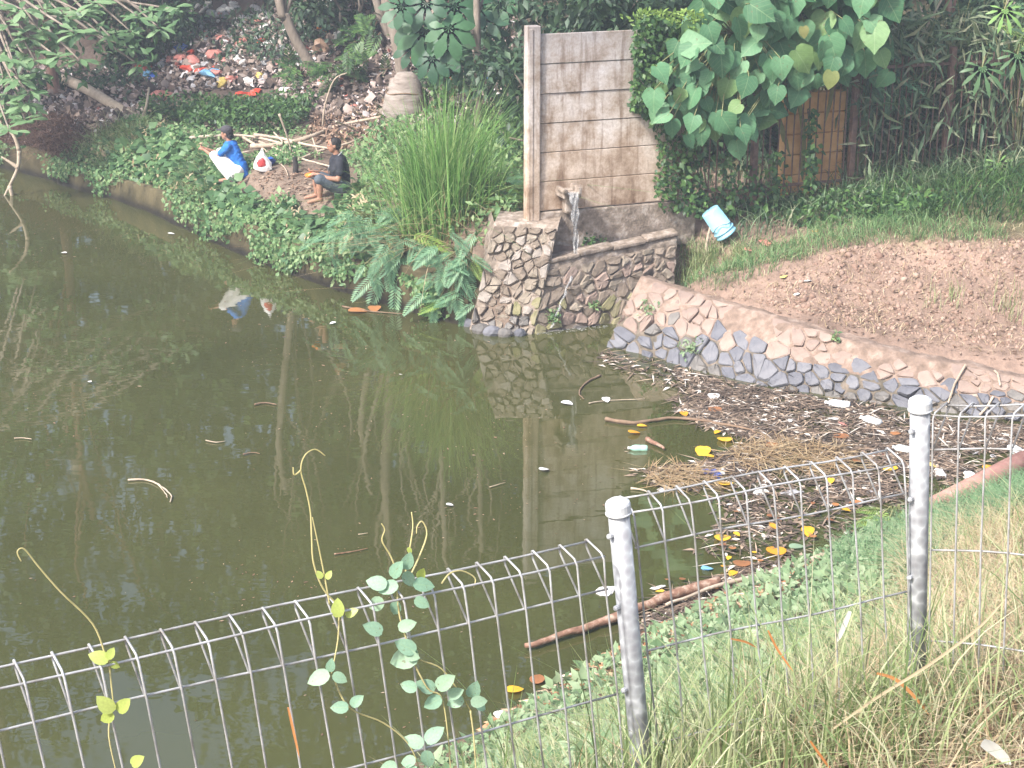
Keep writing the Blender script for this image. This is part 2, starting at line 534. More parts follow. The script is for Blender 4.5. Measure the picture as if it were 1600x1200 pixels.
def axis(lo, hi, st, outs):
    a = list(np.arange(lo, hi + 1e-6, st))
    s = st; v = lo; left = []
    while v > outs[0]:
        s *= 1.35; v -= s; left.append(v)
    s = st; v = a[-1]; right = []
    while v < outs[1]:
        s *= 1.35; v += s; right.append(v)
    return np.array(left[::-1] + a + right)
gx = axis(-13, 9.5, .11, (-500, 500)); gy = axis(1.5, 38, .11, (-300, 900))
GX, GY = np.meshgrid(gx, gy)
GH, GDF, GDR, GDS = height(GX, GY)
def Hq(X, Y):
    X = np.asarray(X, float); Y = np.asarray(Y, float)
    i = np.clip(np.searchsorted(gx, X) - 1, 0, len(gx) - 2); j = np.clip(np.searchsorted(gy, Y) - 1, 0, len(gy) - 2)
    fx = np.clip((X - gx[i]) / (gx[i + 1] - gx[i]), 0, 1); fy = np.clip((Y - gy[j]) / (gy[j + 1] - gy[j]), 0, 1)
    return (GH[j, i] * (1 - fx) + GH[j, i + 1] * fx) * (1 - fy) + (GH[j + 1, i] * (1 - fx) + GH[j + 1, i + 1] * fx) * fy
def hit(px, py, lift=0.0):
    """where the sight line through a photo pixel meets the ground or the water"""
    r = ray(px, py)
    t = np.arange(2.0, 70, .02)
    X, Y, Z = r.x * t, r.y * t, CAMZ + r.z * t
    g = np.maximum(Hq(X, Y), 0)
    k = np.argmax(Z <= g)
    return Vector((X[k], Y[k], g[k] + lift))

ny, nx = GX.shape
ti = (np.arange(ny - 1)[:, None] * nx + np.arange(nx - 1)[None]).ravel()
TF = np.stack([ti, ti + 1, ti + 1 + nx, ti + nx], 1)
ground = link('ground', mesh('ground', np.stack([GX, GY, GH], -1).reshape(-1, 3), TF, True))
tag(ground, kind='structure')
# soil colour by place: rubbish-darkened earth on the hill, pale path on the far bank, pink-brown clay on the right, straw-brown on the near slope
c_hill, c_far, c_clay, c_near, c_grassy = (np.array(c) for c in ((.10, .075, .062), (.20, .15, .115), (.235, .165, .128), (.17, .125, .085), (.13, .12, .065)))
n1 = fbm(GX * .8, GY * .8, 21)[..., None]
kf = np.clip((GDF - 3.2) / 1.2, 0, 1)[..., None]
cf = c_far * (1 - kf) + c_hill * kf
kr = np.clip((GDR - 2.6 + .5 * n1[..., 0]) / .6, 0, 1)[..., None]
cr = c_clay * (1 - kr) + c_grassy * kr
cn = c_near * (1 + 0 * n1)
wf, wr, ws = (1 / (d + .2) ** 4 for d in (GDF, GDR, GDS))
cc = (cf * wf[..., None] + cr * wr[..., None] + cn * ws[..., None]) / (wf + wr + ws)[..., None]
cc = cc * (1 + .22 * np.clip(fbm(GX * .9, GY * .9, 23, 4), -1, 1))[..., None]
ca = ground.data.color_attributes.new('soil', 'FLOAT_COLOR', 'POINT')
ca.data.foreach_set('color', np.concatenate([cc, np.ones(cc.shape[:2] + (1,))], -1).astype(np.float32).ravel())
def ground_mat():
    m, t, b = base_mat('ground_soil')
    at = t.nodes.new('ShaderNodeVertexColor'); at.layer_name = 'soil'
    tc = t.nodes.new('ShaderNodeTexCoord')
    n1 = t.nodes.new('ShaderNodeTexNoise'); n1.inputs['Scale'].default_value = 3.5; n1.inputs['Detail'].default_value = 8; n1.inputs['Roughness'].default_value = .7
    t.links.new(tc.outputs['Object'], n1.inputs['Vector'])
    mr = t.nodes.new('ShaderNodeMapRange'); mr.inputs[1].default_value = .3; mr.inputs[2].default_value = .7; mr.inputs[3].default_value = .55; mr.inputs[4].default_value = 1.35
    t.links.new(n1.outputs[0], mr.inputs[0])
    mx = t.nodes.new('ShaderNodeVectorMath'); mx.operation = 'SCALE'
    t.links.new(at.outputs[0], mx.inputs[0]); t.links.new(mr.outputs[0], mx.inputs['Scale'])
    t.links.new(mx.outputs[0], b.inputs['Base Color']); b.inputs['Roughness'].default_value = .95; b.inputs['Specular IOR Level'].default_value = .15
    n2 = t.nodes.new('ShaderNodeTexNoise'); n2.inputs['Scale'].default_value = 14; n2.inputs['Detail'].default_value = 7
    t.links.new(tc.outputs['Object'], n2.inputs['Vector'])
    bp = t.nodes.new('ShaderNodeBump'); bp.inputs['Strength'].default_value = .7; bp.inputs['Distance'].default_value = .05
    t.links.new(n2.outputs[0], bp.inputs['Height']); t.links.new(bp.outputs[0], b.inputs['Normal'])
    return m
ground.data.materials.append(ground_mat())
pw = link('pond_water', mesh('pond_water', [(-70, -40, 0), (12, -40, 0), (12, 80, 0), (-70, 80, 0)], [(0, 1, 2, 3)]), M_water)
# keep the sheet only where the pond is
bm = bmesh.new()
vs = [bm.verts.new((x, y, 0)) for x, y in [(-60, 75), (-20, 45), (-9.5, 33.5), (-8, 31.6), (-.4, 22.7), (3.0, 23.2), (2.5, 21.5), (9.2, 18), (9.2, 16.5), (5, 15.2), (0, 10.8), (-3, 7.9), (-9, 3), (-22, -6), (-60, -31)]]
bm.faces.new(vs); bmesh.ops.triangulate(bm, faces=bm.faces[:]); bm.to_mesh(pw.data); bm.free()
if pw.data.polygons[0].normal.z < 0: pw.data.flip_normals()
tag(pw, kind='structure')

# ------------------------------------------------------------------ masonry
def clip(poly, a, b, c):
    out = []
    for i in range(len(poly)):
        p, q = poly[i], poly[(i + 1) % len(poly)]
        fp, fq = a * p[0] + b * p[1] - c, a * q[0] + b * q[1] - c
        if fp <= 0: out.append(p)
        if (fp < 0) != (fq < 0) and fp != fq:
            t = fp / (fp - fq); out.append((p[0] + (q[0] - p[0]) * t, p[1] + (q[1] - p[1]) * t))
    return out
def voronoi(seeds, U, Vv):
    cells = []
    for i, s in enumerate(seeds):
        poly = [(0, 0), (U, 0), (U, Vv), (0, Vv)]
        for j in sorted(range(len(seeds)), key=lambda k: (seeds[k][0] - s[0]) ** 2 + (seeds[k][1] - s[1]) ** 2)[1:16]:
            q = seeds[j]
            a, b = q[0] - s[0], q[1] - s[1]
            poly = clip(poly, a, b, (q[0] ** 2 + q[1] ** 2 - s[0] ** 2 - s[1] ** 2) / 2)
            if len(poly) < 3: break
        if len(poly) >= 3: cells.append((s, poly))
    return cells
def stone_seeds(U, Vv, cell, aspect=1.25, seed=1, jit=.5):
    r = random.Random(seed)
    rows = max(1, round(Vv / cell)); out = []
    for j in range(rows):
        cols = max(1, round(U / (cell * aspect * r.uniform(.85, 1.2))))
        for i in range(cols):
            out.append(((i + .5 + (.5 if j % 2 else 0) + r.uniform(-jit, jit)) * U / cols, (j + .5 + r.uniform(-jit, jit)) * Vv / rows))
    out += [(r.uniform(0, U), r.uniform(0, Vv)) for _ in range(len(out) // 4)]
    keep = []
    for q in out:
        if 0 < q[0] < U and 0 < q[1] < Vv and all(math.hypot(q[0] - k[0], q[1] - k[1]) > cell * .5 for k in keep): keep.append(q)
    return keep
def lay_stones(parent, surf, U, Vv, cell, mat_of, gap=.02, proud=.04, seed=1, aspect=1.25, skip=lambda u, v: False):
    r = random.Random(seed + 99)
    for (s, poly) in voronoi(stone_seeds(U, Vv, cell, aspect, seed), U, Vv):
        if skip(*s): continue
        cx = sum(p[0] for p in poly) / len(poly); cy = sum(p[1] for p in poly) / len(poly)
        # chamfer the corners, then shrink for the joint
        P = []
        for i in range(len(poly)):
            p, a, q = poly[i - 1], poly[i], poly[(i + 1) % len(poly)]
            k = r.uniform(.06, .20)
            P.append((a[0] + (p[0] - a[0]) * k, a[1] + (p[1] - a[1]) * k)); P.append((a[0] + (q[0] - a[0]) * k, a[1] + (q[1] - a[1]) * k))
        rad = sum(math.hypot(p[0] - cx, p[1] - cy) for p in P) / len(P)
        if rad < .035: continue
        sc = max(.45, 1 - gap * r.uniform(.3, 2.4) / rad)
        n = len(P); h = (proud(cx, cy) if callable(proud) else proud) * r.uniform(.5, 1.5); tx, ty = r.uniform(-.25, .25), r.uniform(-.25, .25)
        V = []
        for f, d in ((sc * 1.02, -.05), (sc, h * .45), (sc * .86, h)):
            for p in P:
                u = cx + (p[0] - cx) * f; v = cy + (p[1] - cy) * f
                q, nn = surf(u, v)
                dd = d + ((tx * (p[0] - cx) + ty * (p[1] - cy)) * .5 + r.uniform(-.3, .3) * h if d > 0 else 0)
                V.append(q + nn * dd)
        q, nn = surf(cx, cy); V.append(q + nn * h * r.uniform(.95, 1.25))
        Fc = []
        for k in range(2):
            for i in range(n):
                Fc.append((k * n + i, k * n + (i + 1) % n, (k + 1) * n + (i + 1) % n, (k + 1) * n + i))
        for i in range(n): Fc.append((2 * n + i, 2 * n + (i + 1) % n, 3 * n))
        off = wloc(parent)
        c, _ = surf(cx, cy)
        me = mesh('stone', [tuple(v - c) for v in V], Fc)
        if me.polygons[-1].normal.dot(nn) < 0: me.flip_normals()
        o = link('stone', me, mat_of(cx, cy, r), parent); o.location = c - off
def surf_body(name, surf, U, Vv, mat, parent, du=.07, amp=.02, seed=4, back=.5, close_top=None):
    nu, nv = max(2, int(U / du)), max(2, int(Vv / du))
    V = []
    for j in range(nv + 1):
        for i in range(nu + 1):
            p, n = surf(U * i / nu, Vv * j / nv)
            a = amp * float(fbm(p.x * 9 + p.z * 5, p.y * 9 + p.z * 9, seed, 2)) if 0 < j < nv else 0
            V.append(p + n * a)
    Fc = [(j * (nu + 1) + i, j * (nu + 1) + i + 1, (j + 1) * (nu + 1) + i + 1, (j + 1) * (nu + 1) + i) for j in range(nv) for i in range(nu)]
    if close_top:
        k0 = len(V)
        for q in range(1, 4):
            for i in range(nu + 1):
                p, n = surf(U * i / nu, Vv)
                b = Vector(close_top)
                V.append(p + b * q / 3 + Vector((0, 0, .025 * float(fbm(p.x * 6, p.y * 6 + q, seed + 2)))))
        top = [nv * (nu + 1) + i for i in range(nu + 1)]
        rows = [top] + [[k0 + q * (nu + 1) + i for i in range(nu + 1)] for q in range(3)]
        for a, b in zip(rows[:-1], rows[1:]):
            Fc += [(a[i], a[i + 1], b[i + 1], b[i]) for i in range(nu)]
    return part(name, ([tuple(v) for v in V], Fc), mat, parent, True)
def quad_surf(bl, br, tl, tr, bulge=0.0):
    bl, br, tl, tr = (Vector(p) for p in (bl, br, tl, tr))
    U = ((br - bl).length + (tr - tl).length) / 2; Vv = ((tl - bl).length + (tr - br).length) / 2
    n0 = (br - bl).cross(tl - bl).normalized()
    if n0.y > 0: n0 = -n0
    def s(u, v):
        a, b = u / U, v / Vv
        return (bl * (1 - a) + br * a) * (1 - b) + (tl * (1 - a) + tr * a) * b, n0
    return s, U, Vv

M_mortar = m_noise('mortar_tan', [(.13, .105, .08), (.25, .20, .16), (.44, .38, .33)], 9, .95, .6, 30)
M_mortar_pink = m_noise('mortar_pink', [(.13, .095, .072), (.23, .165, .128), (.36, .28, .23)], 6, .95, .6, 26)
M_st_tan = m_noise('stone_tan', [(.165, .135, .105), (.245, .205, .16), (.33, .28, .225)], 5, .85, .5, 24, objrand=.55)
M_st_brown = m_noise('stone_brown', [(.13, .10, .078), (.20, .16, .125), (.28, .23, .185)], 7, .85, .7, 20, objrand=.4)
M_st_pale = m_noise('stone_pale', [(.22, .19, .165), (.31, .27, .235), (.40, .355, .315)], 6, .9, .7, 20, objrand=.4)
M_st_wet = m_noise('stone_damp', [(.075, .07, .065), (.14, .13, .12), (.2, .18, .16)], 6, .55, .5, 24, objrand=.4)
M_st_moss = m_noise('stone_mossy', [(.12, .12, .05), (.22, .2, .11), (.3, .26, .18)], 7, .85, .5, 24, objrand=.4)
M_st_slate = m_noise('stone_slate', [(.075, .077, .09), (.13, .132, .15), (.20, .198, .21)], 5, .7, .45, 22, objrand=.5)
M_st_dusty = m_noise('stone_dusty', [(.19, .145, .125), (.27, .20, .165), (.34, .265, .225)], 4, .9, .5, 22, objrand=.4)

# the stone pier the concrete wall stands on
pier = thing('stone_pier', 'battered pier of tan rubble stones under the concrete wall, foot in the pond', 'stone pier', (-.1, 22.2, 0))
s1, U1, V1 = quad_surf((-.60, 21.90, -.12), (.27, 21.66, -.12), (-.24, 22.22, 1.42), (.63, 22.12, 1.40))
surf_body('core', s1, U1, V1, M_mortar, pier, amp=.045, close_top=(.08, .6, .03))
def pier_mat(u, v, r):
    if v < .30: return M_st_wet if r.random() < .75 else M_st_tan
    if v < .55 and u > .5 and r.random() < .5: return M_st_moss
    return r.choice([M_st_tan, M_st_tan, M_st_brown, M_st_brown, M_st_pale])
lay_stones(pier, s1, U1, V1 - .03, .125, pier_mat, .009, .042, 3, 1.3)
# side face of the pier on the left
s1b, U1b, V1b = quad_surf((-.72, 22.9, -.12), (-.60, 21.90, -.12), (-.30, 23.0, 1.42), (-.24, 22.22, 1.42))
surf_body('side', s1b, U1b, V1b, M_mortar, pier, amp=.02)
for k, (px, py, s) in enumerate([(735, 508, .11), (752, 518, .13), (744, 496, .10), (768, 522, .12), (790, 524, .10), (828, 515, .14), (812, 523, .09)]):
    p = atz(px, py, .02)
    V, Fc = ico(2, 30 + k, .16, (1, .8, .8)); V = V * s
    solo('boulder', (V + np.array(p) + np.array((0, .04, .02)), Fc), M_st_wet if k % 3 else M_st_slate,
         ['dark wet boulder at the left foot of the stone pier', 'rounded grey boulder standing in the water below the pier', 'small grey boulder wedged above the others at the pier corner',
          'squat damp boulder at the middle of the pier foot', 'low wet stone at the water below the pier, right of centre', 'smooth pale grey boulder where pier and wing wall meet', 'small dark stone beside the pale boulder at the water line'][k], 'boulder', 'boulders at the pier foot')

wing = thing('stone_wing_wall', 'low wing wall of tan stones with a light sloping coping, right of the pier', 'stone wall', (1.2, 22.3, 0))
s2, U2, V2 = quad_surf((.26, 21.68, -.12), (2.25, 22.52, -.12), (.46, 22.02, .90), (2.32, 22.80, 1.10))
surf_body('core', s2, U2, V2, M_mortar, wing, amp=.03, seed=8, close_top=(-.05, .22, .01))
def wing_mat(u, v, r):
    if v < .22: return M_st_moss if r.random() < .55 else M_st_wet
    if v < .5 and r.random() < .4: return M_st_moss
    return r.choice([M_st_tan, M_st_brown, M_st_brown, M_st_dusty])
lay_stones(wing, s2, U2, V2 - .10, .15, wing_mat, .014, .034, 11, 1.3)
cop = []
for i in range(4):
    a, b = i / 4, (i + .995) / 4
    p = [s2(U2 * t, V2)[0] for t in (a, b)]
    z = .03 + .012 * math.sin(i * 2.3)
    cop.append(bevel_box((p[0] + p[1]) / 2 + Vector((-.01, .10, z - .005)), (p[1] - p[0]) / 2, Vector((-.03, .13, 0)), Vector((0, 0, .03)), .022, 3))
for c in cop: part('coping', c, M_mortar, wing)

# the stone revetment along the right bank
rb = [Vector((x, y, -.12)) for x, y in rev_line[1:]]
rt = [atz(1022, 415, .92), atz(1000, 432, .88), atz(1050, 450, .78), atz(1130, 472, .70), atz(1215, 498, .68), atz(1335, 533, .60), atz(1432, 556, .50), atz(1600, 592, .42), Vector((9.0, 17.75, .42))]
rvl = [0]
for i in range(1, len(rb)): rvl.append(rvl[-1] + ((rb[i] - rb[i - 1]).length + (rt[i] - rt[i - 1]).length) / 2)
RVU, RVV = rvl[-1], 1.12
def s3(u, v):
    i = min(max(int(np.searchsorted(rvl, u) - 1), 0), len(rb) - 2)
    a = (u - rvl[i]) / (rvl[i + 1] - rvl[i]); b = v / RVV
    def P(a, b): return (rb[i] * (1 - a) + rb[i + 1] * a) * (1 - b) + (rt[i] * (1 - a) + rt[i + 1] * a) * b
    p = P(a, b)
    n = (P(min(a + .05, 1.05), b) - P(a - .05, b)).cross(P(a, b + .05) - P(a, b - .05)).normalized()
    if n.y > 0: n = -n
    return p + n * .05 * math.sin(PI * min(max(b, 0), 1)), n
revet = thing('stone_revetment', 'sloping revetment of slate blue stones, dusted with pink clay towards the top', 'revetment', (4, 19.3, 0))
M_mortar_dark = m_noise('mortar_dark', [(.06, .055, .04), (.13, .11, .085), (.24, .19, .15)], 7, .95, .6, 26)
surf_body('lower_core', s3, RVU, .56, M_mortar_dark, revet, .07, .02, 15)
surf_body('core', lambda u, v: s3(u, v + .56), RVU, RVV - .56, M_mortar_pink, revet, .07, .03, 15, close_top=(.05, .28, -.02))
def rev_mat(u, v, r):
    k = v / RVV + r.uniform(-.12, .12)
    if u < 1.2: return M_st_slate if k < .38 else M_st_dusty
    if k < .2: return M_st_slate if r.random() < .6 else M_st_wet
    if k < .58: return M_st_slate if r.random() < .88 else M_st_wet
    return M_st_dusty
lay_stones(revet, s3, RVU, RVV, .185, rev_mat, .012, lambda u, v: .034 if v < .55 else .018, 21, 1.2, skip=lambda u, v: v > .86 and (math.sin(u * 3.1) + math.sin(u * 1.3 + 2)) > -.2)

# low concrete retaining wall along the far bank
M_bankwall = m_noise('bank_concrete', [(.03, .026, .013), (.075, .062, .03), (.13, .105, .055)], 3, .9, .5, 20, stretch=(1, 1, .7))
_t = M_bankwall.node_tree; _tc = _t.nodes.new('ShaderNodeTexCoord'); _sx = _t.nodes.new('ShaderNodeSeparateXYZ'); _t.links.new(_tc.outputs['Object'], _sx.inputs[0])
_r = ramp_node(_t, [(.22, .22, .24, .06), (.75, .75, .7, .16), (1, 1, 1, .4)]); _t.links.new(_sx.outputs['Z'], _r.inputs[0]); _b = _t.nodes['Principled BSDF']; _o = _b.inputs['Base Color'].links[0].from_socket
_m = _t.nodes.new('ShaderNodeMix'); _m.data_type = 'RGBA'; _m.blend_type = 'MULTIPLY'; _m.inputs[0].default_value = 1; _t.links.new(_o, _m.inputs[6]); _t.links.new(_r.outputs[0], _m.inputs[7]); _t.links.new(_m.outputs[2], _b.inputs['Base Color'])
bw = thing('bank_wall', 'low mossy brown concrete wall along the foot of the far bank', 'retaining wall', (-4, 25.5, 0))
pts = smooth_path([Vector((x, y, 0)) for x, y in far_line[1:]] + [Vector((-.42, 21.9, 0))], 12)
V, Fc = [], []
for i, p in enumerate(pts):
    t = (pts[min(i + 1, len(pts) - 1)] - pts[max(i - 1, 0)]).normalized(); n = Vector((-t.y, t.x, 0))
    if n.y < 0: n = -n
    w_ = .03 * float(fbm(p.x * 1.7, p.y * 1.7, 31)); tp = .40 + .08 * min(1, max(0, (-7.5 - p.x) / 2)) + .05 * float(fbm(p.x * 2.3, p.y * 2.3, 33)) + (.1 if p.x > -3 else 0)
    for dd, z in ((.03 + w_, -.4), (.05 + w_, .02), (.09 + w_, .20), (.12 + w_ * 1.5, tp), (.16, tp + .03), (.35, tp - .02)):
        V.append(p + n * dd + Vector((0, 0, z)))
for i in range(len(pts) - 1):
    for k in range(5): Fc.append((i * 6 + k, (i + 1) * 6 + k, (i + 1) * 6 + k + 1, i * 6 + k + 1))
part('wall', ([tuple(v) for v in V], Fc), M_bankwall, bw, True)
# a second broken course nearer the pier
for k, (a, b, z) in enumerate([(590, 660, .50), (662, 722, .46)]):
    p, q = atz(a, 478 + (a - 600) * .29, 0), atz(b, 478 + (b - 600) * .29, 0)
    d = (q - p); n = Vector((-d.y, d.x, 0)).normalized()
    part('block', bevel_box((p + q) / 2 + n * .27 + Vector((0, 0, z)), d / 2 * .97, n * .14, Vector((0, 0, .12 + .03 * k)), .03, 2), M_bankwall, bw)

# ------------------------------------------------------------------ the precast concrete wall
WD = Vector((.94, .342, 0)).normalized(); WN = Vector((WD.y, -WD.x, 0))       # along the wall, towards the pond
W0 = Vector((.27, 22.42, 1.42))
def concrete_mat():
    m, t, b = base_mat('wall_concrete')
    tc = t.nodes.new('ShaderNodeTexCoord')
    def nz(scale, st, det=7):
        mp = t.nodes.new('ShaderNodeMapping'); mp.inputs['Scale'].default_value = st
        n = t.nodes.new('ShaderNodeTexNoise'); n.inputs['Scale'].default_value = scale; n.inputs['Detail'].default_value = det; n.inputs['Roughness'].default_value = .65
        t.links.new(tc.outputs['Object'], mp.inputs[0]); t.links.new(mp.outputs[0], n.inputs[0]); return n
    a = nz(3.4, (1, 1, 1)); s = nz(7, (1.6, 1.6, .16)); f = nz(30, (1, 1, 1))
    r1 = ramp_node(t, [(.30, .24, .19, .32), (.46, .40, .35, .44), (.58, .53, .49, .55), (.70, .66, .63, .68)])
    t.links.new(a.outputs[0], r1.inputs[0])
    r2 = ramp_node(t, [(.55, .48, .43, .34), (1, 1, 1, .50)])
    t.links.new(s.outputs[0], r2.inputs[0])
    r3 = ramp_node(t, [(.7, .66, .62, .3), (1.0, 1.0, 1.0, .6)])
    t.links.new(f.outputs[0], r3.inputs[0])
    cur = r1.outputs[0]
    for r in (r2, r3):
        mx = t.nodes.new('ShaderNodeMix'); mx.data_type = 'RGBA'; mx.blend_type = 'MULTIPLY'; mx.inputs[0].default_value = .85
        t.links.new(cur, mx.inputs[6]); t.links.new(r.outputs[0], mx.inputs[7]); cur = mx.outputs[2]
    sx = t.nodes.new('ShaderNodeSeparateXYZ'); t.links.new(tc.outputs['Object'], sx.inputs[0])
    zn = t.nodes.new('ShaderNodeMath'); zn.operation = 'MULTIPLY_ADD'; zn.inputs[1].default_value = 1.6; t.links.new(a.outputs[0], zn.inputs[0]); t.links.new(sx.outputs['Z'], zn.inputs[2])
    zr = ramp_node(t, [(.80, .68, .57, 0), (.98, .87, .76, .35), (1.0, .97, .95, .55), (.84, .84, .87, .85), (.58, .57, .59, 1)])
    zm = t.nodes.new('ShaderNodeMapRange'); zm.inputs[1].default_value = .6; zm.inputs[2].default_value = 3.5; t.links.new(zn.outputs[0], zm.inputs[0]); t.links.new(zm.outputs[0], zr.inputs[0])
    mz = t.nodes.new('ShaderNodeMix'); mz.data_type = 'RGBA'; mz.blend_type = 'MULTIPLY'; mz.inputs[0].default_value = 1
    t.links.new(cur, mz.inputs[6]); t.links.new(zr.outputs[0], mz.inputs[7]); cur = mz.outputs[2]
    t.links.new(cur, b.inputs['Base Color']); b.inputs['Roughness'].default_value = .92; b.inputs['Specular IOR Level'].default_value = .2
    bp = t.nodes.new('ShaderNodeBump'); bp.inputs['Strength'].default_value = .4; bp.inputs['Distance'].default_value = .012
    t.links.new(f.outputs[0], bp.inputs['Height']); t.links.new(bp.outputs[0], b.inputs['Normal'])
    return m
M_conc = concrete_mat()
wall = thing('concrete_wall', 'weathered precast concrete panel wall with one tall post, standing on the stone pier', 'wall', W0)
ztops = [3.94, 3.54, 3.14, 2.74, 2.34, 1.94, 1.54]
for k in range(6):
    z1, z0 = ztops[k] - .006, ztops[k + 1] + .004
    c = W0 + WD * 1.26; c.z = (z0 + z1) / 2
    tilt = random.uniform(-.006, .006)
    V, Fc = bevel_box((0, 0, 0), WD * 1.2, WN * (.028 + random.uniform(-.003, .003)), Vector((0, 0, (z1 - z0) / 2)) + WN * tilt, .008, 2)
    part('panel', (V + np.array(c + WN * random.uniform(-.008, .008)), Fc), M_conc, wall)
V, Fc = bevel_box(W0 + WD * 1.26 + Vector((0, 0, -.22)), WD * 1.22, WN * .06, Vector((0, 0, .32)), .02, 2)
part('footing', (V, Fc), M_mortar, wall)
for nm, c, hw, hd, h0, h1 in (('post', 0, .095, .075, -.05, 2.63),):
    V, Fc = bevel_box(W0 + Vector((0, 0, (h0 + h1) / 2)), WD * hw, WN * hd, Vector((0, 0, (h1 - h0) / 2)), .014, 2)
    po = part(nm, (V, Fc), M_conc, wall)
    V, Fc = bevel_box(W0 + WN * .078 - WD * .045 + Vector((0, 0, 1.29)), WD * .03, WN * .006, Vector((0, 0, 1.30)), .003)
    part('rib', (V, Fc), M_conc, po)

# outlet spout and its stream of water
M_foam = m_noise('white_water', [(.34, .34, .34), (.62, .62, .61)], 14, .2, .8, 40, stretch=(3, 3, .6), spec=.6)
_t = M_foam.node_tree; _tr = _t.nodes.new('ShaderNodeBsdfTransparent'); _mx = _t.nodes.new('ShaderNodeMixShader'); _n = _t.nodes.new('ShaderNodeTexNoise'); _n.inputs['Scale'].default_value = 26
_r = ramp_node(_t, [(.15, .15, .15, .35), (.75, .75, .75, .65)]); _t.links.new(_n.outputs[0], _r.inputs[0]); _t.links.new(_r.outputs[0], _mx.inputs[0])
_t.links.new(_t.nodes['Principled BSDF'].outputs[0], _mx.inputs[1]); _t.links.new(_tr.outputs[0], _mx.inputs[2]); _t.links.new(_mx.outputs[0], _t.nodes['Material Output'].inputs[0])
sp = aty(888, 303, 22.32)
spout = thing('outlet_spout', 'broken concrete outlet spout sticking out of the wall foot', 'spout', sp)
part('trough', bevel_box(sp + Vector((.0, .05, .0)), WD * .13, WN * .17, Vector((0, 0, .045)), .02, 2), M_mortar, spout)
for s in (-1, 1):
    part('lip', bevel_box(sp + WD * (.105 * s) + WN * .02 + Vector((0, 0, .07)), WD * .028, WN * .15, Vector((0, 0, .04 + .01 * s)), .015, 2), M_mortar, spout)
part('bracket', bevel_box(sp + Vector((.01, .13, -.16)), WD * .07, WN * .08, Vector((0, 0, .13)), .03, 2), M_mortar, spout)
V, Fc = [], []
for i in range(15):
    t = i / 14
    c = sp + WN * (.13 + .16 * math.sqrt(t)) + Vector((0, 0, .05 - .02 * t - .80 * t * t))
    wv = .075 - .045 * t + .010 * math.sin(i * 1.7)
    for q in range(6):
        a = q / 5 - .5
        V.append(c + WD * (2 * a * wv) + WN * (.02 * math.sin(q * 2.1 + i * 1.3)))
for i in range(14):
    for q in range(5): Fc.append((i * 6 + q, i * 6 + q + 1, (i + 1) * 6 + q + 1, (i + 1) * 6 + q))
solo('falling_water', ([tuple(v) for v in V], Fc), M_foam, 'thin white stream of water falling from the outlet spout', 'waterfall', smooth=True)
# trickle down the wing wall and foam at its foot
tr = []
for i in range(12):
    t = i / 11
    p, n = s2(U2 * (.20 - .09 * t) + .015 * math.sin(i * 2), V2 * (.78 - .62 * t))
    tr.append((p + n * (.075 if i % 3 else .06), .018 + .008 * math.sin(i * 1.9)))
V = []
for p, wv in tr: V += [p - WD * wv, p + WN * .012, p + WD * wv]
Fc = []
for i in range(11): Fc += [(3 * i, 3 * i + 1, 3 * i + 4, 3 * i + 3), (3 * i + 1, 3 * i + 2, 3 * i + 5, 3 * i + 4)]
solo('water_trickle', ([tuple(v) for v in V], Fc), M_foam, 'pale lime streak trickling down the stones of the wing wall', 'trickle', smooth=True)
fo = RNG.uniform(size=(130, 2)); fp = []
for a, b in fo:
    q = atz(838 + 110 * a, 517 - 12 * a + 7 * b, .006); fp.append(q)
V, Fc = scatter(T_quad(.5), np.array([tuple(q) for q in fp]), hdir(130) + np.array((1.2, 0, 0)), np.tile((0, 0, 1.), (130, 1)), RNG.uniform(.015, .055, 130))
tag(link('water_foam', mesh('water_foam', V, Fc), M_foam), 'white foam flecks on the water along the wing wall foot', 'foam', kind='stuff')

# ------------------------------------------------------------------ the iron bar fence
M_rust = m_noise('rusty_iron', [(.09, .058, .048), (.16, .10, .078), (.24, .16, .125)], 12, .8, .3, 40, metal=.2)
fence = thing('iron_fence', 'rusty brown iron bar fence behind the right bank, overgrown by big leaves and bamboo', 'fence', W0 + WD * 5)
def fpt(s, z): return Vector((W0.x + WD.x * s, W0.y + WD.y * s, z))
barm = mesh('bar', *tube([(0, 0, 0), (0, 0, 1.93)], .012, 6), False); barm.materials.append(M_rust)
s_ = 2.56
posts_s = [3.4, 5.0, 6.6, 8.2]
while s_ < 9.2:
    if min(abs(s_ - q) for q in posts_s) > .05:
        p = fpt(s_, 1.43)
        piece('bar', barm, Matrix.Translation(p) @ Matrix.Rotation(random.uniform(-.012, .012), 4, 'Y') @ Matrix.Scale(random.uniform(.985, 1.01), 4, (0, 0, 1)), fence)
    s_ += .122
for z in (3.24, 1.62):
    part('rail', box(fpt(5.9, z) + WN * .02, WD * 3.35, WN * .006, Vector((0, 0, .022))), M_rust, fence)
for q in posts_s:
    part('post', bevel_box(fpt(q, 2.42), WD * .045, WN * .045, Vector((0, 0, 1.06)), .008), M_rust, fence)
# tan wall seen through the bars
M_tanwall = m_noise('tan_plaster', [(.42, .21, .085), (.64, .36, .16), (.72, .46, .24)], 3, .9, .3, 18)
tw = thing('plaster_wall', 'short stretch of orange tan plastered wall seen through the iron bars', 'wall', fpt(4.3, 1.4) - WN * .55)
for k in range(5):
    part('block_course', bevel_box(fpt(4.48, 1.55 + .30 * k) - WN * .28, WD * .50, WN * .07, Vector((0, 0, .145)), .012), M_tanwall, tw)

